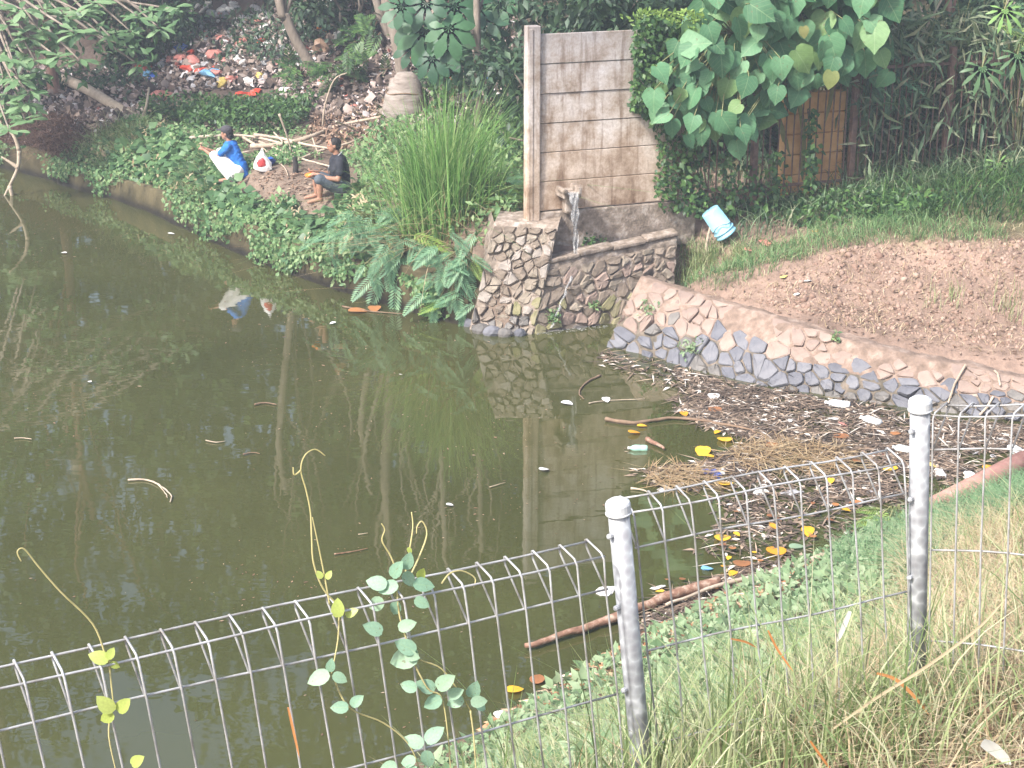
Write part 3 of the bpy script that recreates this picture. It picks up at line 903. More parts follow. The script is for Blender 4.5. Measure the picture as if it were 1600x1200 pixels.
# ================================================================== VEGETATION
M_bark = m_noise('bark_grey', [(.11, .085, .065), (.22, .18, .145), (.33, .28, .235)], 6, .95, .7, 25, stretch=(1, 1, .35), objrand=.25)
M_bark_red = m_noise('bark_reddish', [(.14, .075, .055), (.24, .14, .105), (.32, .21, .17)], 7, .95, .7, 25, stretch=(1, 1, .4))
M_dead = m_noise('dead_wood', [(.26, .20, .145), (.42, .34, .26), (.53, .45, .36)], 6, .9, .5, 30, objrand=.3)
M_twig = m_noise('twig_brown', [(.09, .06, .04), (.18, .12, .08), (.26, .18, .12)], 8, .9, .4, 30, objrand=.3)
M_stem = m_noise('green_stem', [(.16, .17, .07), (.28, .27, .13)], 8, .7, .2, 30)
L_canopy = m_leaf('leaf_canopy', [(.05, .10, .04), (.085, .155, .055), (.13, .21, .08)], .5, .3)
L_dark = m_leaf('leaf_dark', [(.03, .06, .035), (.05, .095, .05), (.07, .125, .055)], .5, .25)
L_bank = m_leaf('leaf_bank', [(.07, .16, .065), (.11, .22, .085), (.16, .28, .11), (.22, .34, .14), (.30, .38, .19)], .5, .35)
L_ivy = m_leaf('leaf_ivy', [(.03, .075, .03), (.06, .13, .04), (.12, .22, .06)], .45, .3)
L_big = m_leaf('leaf_heart', [(.06, .16, .075), (.085, .21, .10), (.11, .26, .125), (.16, .31, .16), (.17, .28, .09)], .58, .3, 'object', veins=True)
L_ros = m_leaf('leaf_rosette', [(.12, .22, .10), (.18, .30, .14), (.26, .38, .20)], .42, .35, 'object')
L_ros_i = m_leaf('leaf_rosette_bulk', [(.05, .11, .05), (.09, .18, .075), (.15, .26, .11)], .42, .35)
L_palm = m_leaf('leaf_palmate', [(.03, .09, .045), (.05, .13, .06), (.07, .17, .07)], .45, .3, 'object')
L_feather = m_leaf('leaf_feathery', [(.10, .21, .12), (.15, .29, .16), (.22, .37, .20)], .5, .35)
L_feather_y = m_leaf('leaf_feathery_young', [(.20, .33, .09), (.30, .42, .10)], .5, .4)
L_reed = m_leaf('reed_green', [(.09, .21, .05), (.16, .32, .08), (.25, .43, .13), (.40, .50, .21)], .45, .35)
L_reed_dry = m_leaf('reed_dry', [(.28, .18, .09), (.42, .30, .17), (.50, .40, .25)], .7, .25)
L_bamboo = m_leaf('leaf_bamboo', [(.06, .11, .06), (.12, .19, .10), (.20, .27, .15), (.34, .34, .22)], .5, .3)
L_grass = m_leaf('grass_green', [(.15, .22, .08), (.25, .32, .13), (.37, .41, .21), (.52, .50, .33)], .5, .35)
L_straw = m_leaf('grass_straw', [(.34, .25, .14), (.50, .40, .25), (.62, .53, .36)], .7, .3)
L_weed = m_leaf('weed_pale', [(.15, .25, .12), (.24, .34, .18), (.34, .43, .26)], .5, .35)
L_litter = m_leaf('dead_leaf', [(.10, .06, .042), (.19, .115, .075), (.29, .185, .125), (.42, .32, .24)], .8, .1)
L_yellow = m_leaf('leaf_yellow', [(.70, .38, .03), (.80, .50, .05), (.72, .30, .03)], .45, .2, 'object')
L_vine = m_leaf('leaf_vine', [(.20, .34, .23), (.26, .41, .28), (.32, .45, .30)], .5, .35, 'object', veins=True)
L_vine_y = m_leaf('leaf_vine_young', [(.42, .50, .12), (.48, .55, .16)], .4, .45, 'object')

def crown(center, rad, ncl, per, size, T=T_leaf(.5), droop=.3, hollow=.35):
    """leaves in clumps through an ellipsoid"""
    c = np.array(center); rad = np.array(rad)
    d = rdir(ncl); r = RNG.uniform(hollow, 1, ncl) ** .6
    cl = c + d * r[:, None] * rad
    cs = RNG.uniform(.55, 1.25, ncl) * rad.mean() * .30
    pos = np.repeat(cl, per, 0) + rdir(ncl * per) * (RNG.uniform(.15, 1, ncl * per) * np.repeat(cs, per))[:, None] * np.array((1.15, 1.15, .75))
    out = unit(pos - np.repeat(cl, per, 0) + 1e-6)
    yd = unit(out * .8 + rdir(len(pos)) * .8 + np.array((0, 0, -droop)))
    nm = unit(rdir(len(pos)) * .7 + np.array((0, 0, 1.)))
    return cl, scatter(T, pos, yd, nm, RNG.uniform(.65, 1.25, len(pos)) * size)
def limb_pts(a, b, k=4, wob=.1):
    a, b = Vector(a), Vector(b); L = (b - a).length
    return [a.lerp(b, i / k) + Vector((random.uniform(-1, 1), random.uniform(-1, 1), random.uniform(-1, 1))) * wob * L * (1 if 0 < i < k else 0) for i in range(k + 1)]
def tree(name, label, path, r0, r1, crowns, leafm, bark=M_bark, size=.3, group=None, limbs=7, T=None, cat='tree', per=40):
    base = Vector(path[0])
    t = thing(name, label, cat, base, group)
    pp = smooth_path(path, 4); n = len(pp)
    tk = [tube(pp, [r0 + (r1 - r0) * i / (n - 1) + (r0 * .5 * math.exp(-i * .9)) for i in range(n)], 10)]
    cvs = []
    for (c, rad, ncl) in crowns:
        cl, vf = crown(c, rad, ncl, per, size, T or T_leaf(.5))
        cvs.append(vf)
        for q in cl[:limbs]:
            a = pp[random.randrange(n // 2, n)]
            b = Vector(q)
            if b.z < a.z - .5: a = pp[n // 3]
            tk.append(tube(smooth_path(limb_pts(a, b, 3, .07), 3), [r1 * .55 * (1 - .8 * k / 9) for k in range(10)], 6))
    part('trunk', join(tk), bark, t, True)
    part('crown', joinq(cvs), leafm, t)
    return t

# tall trees behind the hill whose crowns close the sky over the pond and mirror in it
canopy = [(-19, 40, 20, 'far left of all, beyond the pond corner'), (-13.6, 39, 22, 'behind the leafy tree over the pond corner'), (-9.2, 40, 15.5, 'behind the coloured rubbish at the upper left'), (-5.2, 41, 21, 'behind the rubbish slope left of the curved trunk'),
          (-1.6, 39, 20, 'behind the slope between curved trunk and concrete wall'), (2.4, 37, 16, 'straight behind the concrete wall'), (6.4, 36, 17, 'behind the heart leaved bush'), (10.6, 34, 16, 'behind the bamboo at the right'), (15, 31, 16, 'far right, beyond the end of the iron fence')]
for k, (x, y, h, wh) in enumerate(canopy):
    z = float(Hq(x, y))
    r = random.Random(k)
    tree('forest_tree', 'tall broad crowned tree ' + wh, [(x, y, z - .3), (x + .3, y - .1, z + 3), (x - .2, y, z + 6), (x + .2, y - .3, h - 3)], .28, .12,
         [((x + r.uniform(-.6, .6), y - .6, h * .62 + 1), (3.1, 2.8, h * .34), int(5.2 * h)), ((x + r.uniform(-1.5, 1.5), y - 2.4, h * .43), (2.4, 1.8, 2.4), 26), ((x + 1.2, y + .8, z + 2.6), (2.7, 1.3, 2.4), 40)], L_canopy, size=.42, group='trees closing the view behind the pond', per=34)
# second, denser rank farther back
for k, (x, y) in enumerate([(-24, 50), (-15, 52), (-6, 53), (3, 50), (12, 46), (20, 40)]):
    z = float(Hq(x, y))
    tree('backdrop_tree', ['big dark tree in the back rank, leftmost', 'big dark tree in the back rank, second from the left', 'big dark tree in the back rank, third from the left', 'big dark tree in the back rank, third from the right', 'big dark tree in the back rank, second from the right', 'big dark tree in the back rank, rightmost'][k],
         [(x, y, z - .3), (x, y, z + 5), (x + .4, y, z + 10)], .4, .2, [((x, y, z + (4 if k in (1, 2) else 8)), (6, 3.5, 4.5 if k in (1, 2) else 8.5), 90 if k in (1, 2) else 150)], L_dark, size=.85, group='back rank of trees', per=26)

# dark understorey behind wall and fence, and on the hill
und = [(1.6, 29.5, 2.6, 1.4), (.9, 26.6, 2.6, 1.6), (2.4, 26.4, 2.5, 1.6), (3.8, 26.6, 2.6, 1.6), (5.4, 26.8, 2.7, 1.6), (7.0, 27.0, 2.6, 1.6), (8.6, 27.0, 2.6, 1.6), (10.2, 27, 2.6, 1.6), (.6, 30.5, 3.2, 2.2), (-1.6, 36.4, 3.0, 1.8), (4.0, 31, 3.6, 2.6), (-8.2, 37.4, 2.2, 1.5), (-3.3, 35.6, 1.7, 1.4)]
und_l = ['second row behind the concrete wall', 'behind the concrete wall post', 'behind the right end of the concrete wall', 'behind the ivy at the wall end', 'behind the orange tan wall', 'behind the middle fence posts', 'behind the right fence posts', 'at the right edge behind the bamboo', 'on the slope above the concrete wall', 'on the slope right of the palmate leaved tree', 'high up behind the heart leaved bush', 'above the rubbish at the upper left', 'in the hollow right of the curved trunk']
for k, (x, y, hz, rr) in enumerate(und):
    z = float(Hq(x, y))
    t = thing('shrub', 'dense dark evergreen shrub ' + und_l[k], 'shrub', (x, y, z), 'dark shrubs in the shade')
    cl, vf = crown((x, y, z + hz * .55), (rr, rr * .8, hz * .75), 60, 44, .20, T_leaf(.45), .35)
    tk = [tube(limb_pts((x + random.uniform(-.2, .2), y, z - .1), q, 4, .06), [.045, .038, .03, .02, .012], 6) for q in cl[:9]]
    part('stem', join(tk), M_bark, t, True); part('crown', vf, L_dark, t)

# --- trunks on the hillside that the photograph shows
def hill_tree(px, r_top, name, label, lean_top, crownc, rad, ncl, leafm, bark=M_bark, size=.3, extra=()):
    b = hit(*px[0]); Y = b.y
    path = [b - Vector((0, 0, .15))] + [aty(p[0], p[1], Y + (p[2] if len(p) > 2 else 0)) for p in px[1:]]
    top = path[-1] + Vector(lean_top)
    path.append(top)
    c = Vector(crownc) + top + Vector((0, 1.6, 1.8)); path.append(path[-1] + Vector((0, .8, 1.6)))
    return tree(name, label, path, r_top * 1.25, r_top * .8, [(c, rad, ncl)], leafm, bark, size=size, limbs=9), path
hill_tree([(500, 125), (484, 100), (462, 62), (446, 25), (436, 0)], .095, 'hillside_tree', 'bare grey trunk curving up to the left out of the rubbish slope', (-.5, .5, 3.2), (0, 1.2, 2.2), (2.6, 2.2, 2.0), 50, L_canopy)
hill_tree([(634, 142), (628, 100), (620, 60), (610, 15), (604, 0)], .12, 'hillside_tree', 'thick grey trunk rising behind the grey sack on the slope', (-.3, .4, 3.4), (.3, 1.0, 2.4), (2.6, 2.2, 2.0), 50, L_canopy)
hill_tree([(612, 62), (600, 32), (588, 0)], .085, 'hillside_tree', 'slim dark trunk close to the left of the thick grey trunk', (-.6, .4, 3.0), (-.6, 1.2, 2.2), (2.0, 1.8, 1.8), 34, L_canopy)
hill_tree([(668, 92), (650, 62), (633, 30), (618, 0)], .055, 'hillside_tree', 'thin pale trunk leaning left, crossing right of the thick trunk', (-.9, .5, 3.0), (-.6, 1.2, 2.0), (1.6, 1.6, 1.6), 30, L_canopy)
hill_tree([(748, 222), (747, 150), (746, 80), (745, 10)], .062, 'palmate_tree', 'slender upright trunk left of the concrete wall, carrying big lobed leaves', (0, .2, 1.6), (0, .8, 1.6), (1.3, 1.3, 1.2), 26, L_canopy, M_bark)
hill_tree([(692, 190), (690, 130), (684, 60), (680, 0)], .07, 'creeper_tree', 'trunk wrapped in small leaved creeper behind the tall reed clump', (0, .4, 2.6), (0, .8, 2.0), (1.8, 1.8, 1.6), 30, L_canopy)
hill_tree([(86, 150), (78, 90), (74, 40), (70, 0)], .10, 'hillside_tree', 'straight brown trunk behind the leafy branches at the upper left', (-.2, .3, 4.5), (0, .6, 2.6), (2.4, 2.2, 2.2), 44, L_canopy, M_bark_red)
# right-hand trunks above the iron fence
for px, r_, lab in (([(1442, 100), (1425, 70), (1405, 38), (1384, 0)], .075, 'reddish trunk leaning left over the iron fence'), ([(1486, 98), (1485, 50), (1482, 0)], .065, 'upright reddish trunk behind the iron fence at the right')):
    Yt = 25.6
    path = [aty(p[0], p[1], Yt) for p in px]; b = path[0].copy(); b.z = float(Hq(b.x + .1, Yt)); b.x += .1
    path = [b] + path + [path[-1] + (path[-1] - path[-2]).normalized() * 3]
    tree('fence_tree', lab, path, r_ * 1.1, r_ * .7, [(path[-1] + Vector((0, .8, 1.2)), (1.9, 1.6, 1.5), 34)], L_canopy, M_bark_red, size=.28)
for px, lab in (([(1432, 68), (1452, 35), (1471, 0)], 'thin pale stick slanting up right behind the fence, crossing the leaning trunk'), ([(1449, 118), (1447, 80), (1446, 42)], 'thin grey upright stick behind the fence, under the slanting one')):
    path = [aty(p[0], p[1], 25.2) for p in px]; b = path[0].copy(); b.z = float(Hq(b.x, 25.2)); b.x -= .15
    solo('stick', tube([b] + path, .016, 6), M_dead, lab, 'stick')

# big lobed leaves on the palmate tree
PALM = mesh('leaf', *T_palmate(7, .42, 120)); PALM.materials.append(L_palm)
pt = [o for o in bpy.data.objects if o.name == 'palmate_tree'][0]
Yp = pt.location.y - .15
for k, (px, py, s, a) in enumerate([(660, 60, 60, 200), (705, 55, 58, 160), (690, 85, 55, 190), (718, 98, 40, 190), (770, 55, 42, 120), (640, 40, 50, 230), (715, 20, 60, 150), (660, 15, 55, 210), (755, 15, 45, 120), (785, 10, 40, 100), (675, 100, 46, 180), (708, 74, 44, 200), (640, 80, 42, 210), (700, 118, 36, 185), (765, 30, 46, 90), (620, 15, 44, 240)]):
    p = aty(px, py, Yp + (random.uniform(.35, .8) if px > 715 else random.uniform(-.4, .3)))
    sz = s / 85 * 1.05
    yd = Vector((math.sin(math.radians(a)), -.45, math.cos(math.radians(a)))).normalized()
    nm = Vector((random.uniform(-.3, .3), -.75, .55)).normalized(); x = yd.cross(nm).normalized(); z = x.cross(yd)
    M = Matrix((x, yd, z)).transposed().to_4x4(); M.translation = p - yd * sz * .2
    piece('leaf', PALM, M @ Matrix.Scale(sz * .8, 4), pt)
# creeper leaves round the wrapped trunk
ct = [o for o in bpy.data.objects if o.name == 'creeper_tree'][0]
n = 900
tt = RNG.uniform(0, 1, n); P = np.array([tuple(aty(692 - 10 * t, 190 - 150 * t, ct.location.y)) for t in tt]) + rdir(n) * RNG.uniform(.05, .24, n)[:, None]
part('creeper', scatter(T_leaf(.7), P, rdir(n, -.5), rdir(n) + np.array((0, -1.2, .6)), RNG.uniform(.06, .12, n)), L_ivy, ct)

# --- the leafy tree hanging in from the left over the pond corner
lt_b = Vector((-11.6, 33.9, float(Hq(-11.6, 33.9))))
lt = thing('overhanging_tree', 'tree with rosettes of pale green leaves hanging in at the upper left', 'tree', lt_b)
ros_px = [(35, 15), (10, 40), (60, 45), (100, 25), (25, 75), (75, 55), (115, 50), (95, 68), (20, 95), (55, 95), (90, 90), (125, 95), (60, 118), (30, 125), (12, 150), (45, 145), (10, 178), (40, 190), (15, 205), (70, 18), (5, 10), (130, 20), (160, 55), (175, 60), (205, 50), (200, 75), (215, 100), (235, 20), (215, 25), (250, 45), (275, 15), (40, 165), (5, 120), (45, 60), (145, 8)]
brs, rl = [], []
OB = mesh('leaf', *OBOV); OB.materials.append(L_ros)
for k, (px, py) in enumerate(ros_px):
    c = aty(px, py, 30.2 + random.uniform(-.7, .7) + (.8 if px > 150 else 0))
    src = lt_b + Vector((.4 + .3 * (k % 3), -1.2, 3.2 + (k % 5) * .6))
    brs.append(tube(smooth_path([src, src.lerp(c, .5) + Vector((0, 0, .35)), src.lerp(c, .85) + Vector((0, 0, .12)), c], 4), [.045 - .0027 * i for i in range(13)], 6))
    for q in range(8):
        a = 2 * PI * q / 8 + random.uniform(-.3, .3)
        yd = Vector((math.cos(a), math.sin(a) * .8 - .25, random.uniform(-.35, .45))).normalized()
        nm = Vector((0, -.45, 1)); x = yd.cross(nm).normalized(); z = x.cross(yd)
        sz = random.uniform(.26, .40) * (.8 if px > 150 else 1)
        M = Matrix((x, yd, z)).transposed().to_4x4(); M.translation = c + yd * .03 + Vector((random.uniform(-.06, .06), 0, random.uniform(-.05, .05)))
        if len(rl) < 300: rl.append(piece('leaf', OB, M @ Matrix.Scale(sz, 4), lt))
brs.append(tube(smooth_path([lt_b - Vector((0, 0, .3)), lt_b + Vector((.2, -.4, 2.2)), lt_b + Vector((.6, -1.0, 4.2)), lt_b + Vector((.3, -.5, 7))], 4), [.22 - .012 * i for i in range(13)], 10))
part('trunk', join(brs), M_bark, lt, True)
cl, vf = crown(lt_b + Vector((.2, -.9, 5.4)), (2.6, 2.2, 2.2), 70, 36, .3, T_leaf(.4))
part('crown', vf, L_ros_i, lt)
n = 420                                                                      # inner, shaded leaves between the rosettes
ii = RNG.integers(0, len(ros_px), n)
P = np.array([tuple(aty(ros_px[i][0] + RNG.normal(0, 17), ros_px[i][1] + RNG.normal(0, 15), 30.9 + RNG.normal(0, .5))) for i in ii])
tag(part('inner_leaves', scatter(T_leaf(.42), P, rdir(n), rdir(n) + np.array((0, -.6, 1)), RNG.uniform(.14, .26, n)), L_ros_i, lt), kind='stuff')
# bare branch reaching down to the water at the left edge
bb = [[(30, 235), (28, 262), (15, 290), (5, 310)], [(28, 262), (18, 255), (2, 245)], [(30, 235), (20, 210), (-10, 180)], [(15, 290), (20, 310), (22, 325)]]
solo('bare_branch', join([tube(smooth_path([aty(p[0], p[1], 30.4) for p in q], 4), [.045 - .03 * i / (4 * (len(q) - 1)) for i in range(4 * (len(q) - 1) + 1)], 6) for q in bb]), M_dead, 'bare brown branch dangling over the water at the left edge', 'branch', smooth=True)

# --- willowy bush over the rubbish, upper left
wb = hit(285, 40); wt = thing('willowy_bush', 'loose bush with narrow drooping grey green leaves over the rubbish', 'bush', wb)
n = 1100
P = np.array([tuple(aty(RNG.normal(235, 32), RNG.uniform(0, 115), wb.y - RNG.uniform(.3, 1.6))) for _ in range(n)])
part('crown', scatter(T_leaf(.2), P, rdir(n, -.8), rdir(n) + np.array((0, -.6, .6)), RNG.uniform(.14, .3, n)), L_ros_i, wt)
part('stem', join([tube(smooth_path([wb, aty(230 + 20 * k, 60 - 25 * k, wb.y - .5), aty(195 + 30 * k, 90 - 20 * k, wb.y - 1)], 4), .018, 5) for k in range(-1, 3)]), M_twig, wt)

# --- the heart-leaved bush over the fence
hb = fpt(4.35, 1.45) - WN * .3
hbush = thing('heart_leaf_bush', 'tall bush with large heart shaped green leaves spilling over the iron fence', 'bush', hb)
HM = []
for k, (dr, cu) in enumerate(((.18, .12), (.30, .2), (.10, .06), (.4, .28), (.22, .3))):
    hv0, hf0 = outline_leaf([(.14, -.09), (.30, -.07), (.42, .08), (.47 + .02 * k, .28), (.43, .48), (.31, .68), (.15, .84), (0, 1.0)], dr, cu)
    hv0 = hv0 + np.stack([.02 * vnoise(hv0[:, 0] * 6, hv0[:, 1] * 6, k), .02 * vnoise(hv0[:, 0] * 6, hv0[:, 1] * 6, k + 9), .05 * vnoise(hv0[:, 0] * 4, hv0[:, 1] * 4, k + 20)], 1)
    me = mesh('leaf', hv0, hf0); me.materials.append(L_big); HM.append(me)
hpoly = [(1008, 150), (1030, 105), (1075, 55), (1105, 0), (1110, -40), (1400, -40), (1392, 0), (1375, 90), (1392, 130), (1345, 120), (1320, 130), (1275, 130), (1235, 165), (1200, 190), (1150, 235), (1125, 200), (1070, 225), (1040, 190)]
seeds_px = []
r = random.Random(5)
tries = 0
while len(seeds_px) < 300 and tries < 60000:
    tries += 1
    x, y = r.uniform(1000, 1400), r.uniform(-40, 235)
    if in_poly(np.array([x]), np.array([y]), hpoly)[0] and all(math.hypot(x - a, y - b) > (9.5 if y > 120 else 11) for a, b in seeds_px): seeds_px.append((x, y))
stems = []
hub = [aty(1290, -120, 24.0), aty(1235, 20, 23.9), aty(1150, 60, 23.4), aty(1320, 60, 24.1), aty(1240, 130, 23.6)]
for k, (x, y) in enumerate(seeds_px):
    Y = 22.55 + (x - 1000) * .0026 + r.uniform(-.35, .75)
    p = aty(x, y - 12, Y)
    sz = (r.uniform(26, 46) if y < 100 else r.uniform(22, 36)) / 108
    a = math.radians(r.gauss(180, 38))
    yd = Vector((math.sin(a), r.uniform(-.5, -.05), math.cos(a))).normalized()
    nm = Vector((r.uniform(-.5, .5), -.75, r.uniform(.3, 1.0))).normalized(); xx = yd.cross(nm).normalized(); zz = xx.cross(yd)
    M = Matrix((xx, yd, zz)).transposed().to_4x4(); M.translation = p
    piece('leaf', r.choice(HM), M @ Matrix.Scale(sz, 4), hbush)
    h = min(hub, key=lambda q: (q - p).length)
    stems.append(tube(smooth_path([h, h.lerp(p, .55) + Vector((0, .1, .15)), p], 3), [.012, .011, .010, .009, .008, .007, .006], 5, False))
for h in hub: stems.append(tube(smooth_path([hb - Vector((0, 0, .2)), hb.lerp(h, .5) + Vector((.1, .1, .1)), h], 4), [.05 - .003 * i for i in range(9)], 7))
part('stem', join(stems), M_stem, hbush, True)
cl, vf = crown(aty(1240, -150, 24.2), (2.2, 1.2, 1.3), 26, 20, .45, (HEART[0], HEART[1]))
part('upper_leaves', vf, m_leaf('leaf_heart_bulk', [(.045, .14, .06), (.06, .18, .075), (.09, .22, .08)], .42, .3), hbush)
for px, py, s, a in ((1300, 112, 34, 190), (1255, 42, 22, 170), (1135, 182, 22, 175)):        # fading leaves
    s *= .8; p = aty(px, py, 22.9); yd = Vector((math.sin(math.radians(a)), -.3, math.cos(math.radians(a)))).normalized(); nm = Vector((.1, -.8, .5)); xx = yd.cross(nm).normalized(); zz = xx.cross(yd)
    M = Matrix((xx, yd, zz)).transposed().to_4x4(); M.translation = p
    me = HM[0].copy(); me.materials.clear(); me.materials.append(MATS.get('leaf_fading') or m_leaf('leaf_fading', [(.18, .22, .07), (.25, .23, .08)], .5, .3, 'object'))
    o = piece('leaf', me, M @ Matrix.Scale(s / 108, 4), hbush); o['label'] = 'yellowing leaf'

# --- ivy on the end of the concrete wall
iv = thing('ivy', 'small leaved ivy climbing the right end of the concrete wall', 'ivy', fpt(2.3, 1.45))
def px_cloud(n, poly, Y0, dY, line=None):
    xs = [p[0] for p in poly]; ys = [p[1] for p in poly]; out = []
    while len(out) < n:
        x = RNG.uniform(min(xs), max(xs), 4 * n); y = RNG.uniform(min(ys), max(ys), 4 * n)
        k = in_poly(x, y, poly)
        for a, b in zip(x[k], y[k]):
            Yw = W0.y + WD.y * max(0, (a - 843) / 100) if line else Y0
            out.append(tuple(aty(a, b, Yw - RNG.uniform(0, dY))))
            if len(out) >= n: break
    return np.array(out)
P = px_cloud(2300, [(998, 30), (1020, 22), (1060, 35), (1085, 60), (1070, 110), (1040, 150), (1000, 175), (985, 170), (992, 120), (990, 60)], 0, .35, True)
P2 = px_cloud(750, [(1000, 170), (1040, 150), (1060, 215), (1100, 225), (1110, 330), (1030, 330), (1020, 280), (1030, 235), (1022, 205)], 0, .22, True)
A = np.vstack([P, P2]); n = len(A)
part('foliage', scatter(T_leaf(.65), A, rdir(n, -.7), rdir(n) * .6 + np.array((0, -1., .5)), RNG.uniform(.05, .105, n)), L_ivy, iv)
part('stem', join([tube(smooth_path([fpt(2.2 + .12 * k, 1.45) + WN * .05, fpt(2.15 + .1 * k, 2.2) + WN * .06, fpt(2.0 + .13 * k, 3.0) + WN * .05, fpt(1.9 + .1 * k, 3.9) + WN * .03], 4), .012, 5) for k in range(5)]), M_twig, iv)
n = 320
P = np.array([tuple(aty(RNG.normal(1010 + (i % 3) * 34, 12), RNG.uniform(12, 60) if False else 18 + abs(RNG.normal(0, 16)), 22.9)) for i in range(n)])
tag(part('shoot_tips', scatter(T_leaf(.5), P, rdir(n, .5), rdir(n) + np.array((0, -1, .5)), RNG.uniform(.05, .1, n)), L_feather_y, iv), kind='stuff')
# creepers hanging on the bars
for k, (x0, y0, x1, y1, nn) in enumerate([(1060, 200, 1085, 340, 130), (1125, 235, 1150, 340, 140), (1165, 260, 1195, 345, 90), (1262, 170, 1274, 300, 150), (1205, 235, 1220, 320, 110)]):
    o = thing('bar_creeper', ['strip of dark creeper on the bars nearest the concrete wall', 'strip of creeper on the bars left of the first fence post', 'short strip of creeper right of the first fence post', 'strip of creeper on the bars across the orange tan wall', 'short creeper left of the orange tan wall'][k], 'creeper', aty(x1, y1, 23.4), 'creepers on the iron bars')
    P = np.array([tuple(aty(RNG.normal((x0 + x1) / 2, (x1 - x0) * .4), RNG.uniform(y0, y1), 22.95 + (x0 - 1000) * .0028 + RNG.normal(0, .1))) for _ in range(nn)])
    part('foliage', scatter(T_leaf(.65), P, rdir(nn, -.6), rdir(nn) * .6 + np.array((0, -1., .5)), RNG.uniform(.06, .13, nn)), L_ivy, o)
    part('stem', tube(smooth_path([aty(x1, y1, 23.3 + (x0 - 1000) * .0028), aty((x0 + x1) / 2, (y0 + y1) / 2, 23.2 + (x0 - 1000) * .0028), aty(x0, y0, 23.2 + (x0 - 1000) * .0028)], 4), .01, 5), M_twig, o)

# --- feathery (leucaena like) shrubs
FR = T_pinnate(12, .24, .06)
def feather(name, label, base, fr, ystep, group='feathery shrubs', bigger=1.0):
    """fr: list of (px, py, heading deg, size m, young) fronds, at depth Y"""
    o = thing(name, label, 'shrub', base, group)
    pos, yd, nm, sz, yg = [], [], [], [], []
    st = []
    for (px, py, a, s, young) in fr:
        p = aty(px, py, base.y + random.uniform(-.25, .1) + ystep)
        d = Vector((math.cos(math.radians(a)), -.35, -math.sin(math.radians(a))))
        pos.append(tuple(p)); yd.append(tuple(d)); nm.append((random.uniform(-.3, .3), -.5, .9)); sz.append(s * bigger * .78); yg.append(young)
        st.append(tube(smooth_path([base, base.lerp(p, .6) + Vector((0, -.05, .12)), p], 3), [.016, .014, .012, .01, .008, .007, .006], 5, False))
    yg = np.array(yg, bool); pos, yd, nm, sz = (np.array(q) for q in (pos, yd, nm, sz))
    for k in range(len(pos)):                       # each frond a part of its own
        part('frond', scatter(FR, pos[k:k + 1], yd[k:k + 1], nm[k:k + 1], sz[k:k + 1]), L_feather_y if yg[k] else L_feather, o)
    part('stem', join(st), M_stem, o)
    return o
def fan(cx, cy, n, spread, rx, ry, s0, s1, yng=.15, a0=0):
    out = []
    for i in range(n):
        a = a0 + random.uniform(-spread, spread)
        out.append((cx + random.gauss(0, rx), cy + random.gauss(0, ry), a, random.uniform(s0, s1), random.random() < yng))
    return out
feather('feathery_shrub', 'blue green feathery shrub on the bank edge below the seated man', hit(600, 372), fan(585, 350, 74, 90, 34, 19, .35, .6, .04, 90) + [(600, 340, 20, .7, 0), (590, 360, 160, .6, 0), (570, 335, 150, .6, 0), (610, 372, 30, .7, 1)], -.3)
feather('feathery_shrub', 'feathery fronds drooping over the dirt edge under the reed clump', hit(640, 400), fan(630, 405, 56, 70, 26, 20, .35, .65, .04, 80) + [(600, 430, 120, .7, 0), (620, 440, 100, .7, 0), (585, 430, 140, .6, 0), (640, 365, 10, .8, 1), (660, 372, 15, .8, 1)], -.3)
feather('feathery_shrub', 'feathery shrub in the corner between bank and stone pier', hit(735, 415), fan(716, 430, 66, 90, 17, 32, .32, .55, .05, 100) + [(690, 385, 170, .6, 0), (700, 470, 170, .55, 1), (710, 478, 30, .5, 0), (735, 400, 30, .5, 1)], -.3)
feather('feathery_shrub', 'feathery shrub in front of the iron fence below the heart leaved bush', fpt(5.4, 1.5) - WN * .45, fan(1365, 125, 30, 70, 24, 20, .4, .7, .0, 60), 0)
feather('feathery_shrub', 'feathery young shrub at the upper right corner behind the fence', fpt(7.9, 1.5), fan(1585, 60, 20, 80, 24, 30, .5, .8, .4, 60), .3)
feather('feathery_shrub', 'low feathery plant left of the wall post', hit(800, 322), fan(790, 300, 14, 80, 16, 14, .3, .5, .3, 60), -.1)

# --- ferny dark shrubs on the hillside
for k, (px, py, rx, ry, n_, lab) in enumerate([(545, 105, 40, 22, 34, 'dark green ferny bush right of the curved trunk'), (470, 110, 16, 14, 16, 'small ferny bush at the foot of the curved trunk'), (580, 60, 22, 20, 24, 'dark ferny bush left of the thick grey trunk'), (800, 175, 12, 12, 8, 'small dark ferny bush left of the wall')]):
    b = hit(px, py + ry); o = thing('ferny_bush', lab, 'bush', b, 'ferny bushes on the slope')
    p = np.array([tuple(aty(RNG.normal(px, rx * .6), RNG.normal(py, ry * .6), b.y - RNG.uniform(0, .6))) for _ in range(n_)])
    part('fronds', scatter(T_pinnate(9, .3, .09), p, rdir(n_, -.1) + np.array((0, -.3, 0)), np.tile((0, -.5, 1.), (n_, 1)), RNG.uniform(.35, .6, n_)), L_ivy, o)
    part('stem', join([tube(smooth_path([b, (b + Vector(q)) / 2 + Vector((0, 0, .1)), Vector(q)], 3), .01, 5, False) for q in p]), M_twig, o)

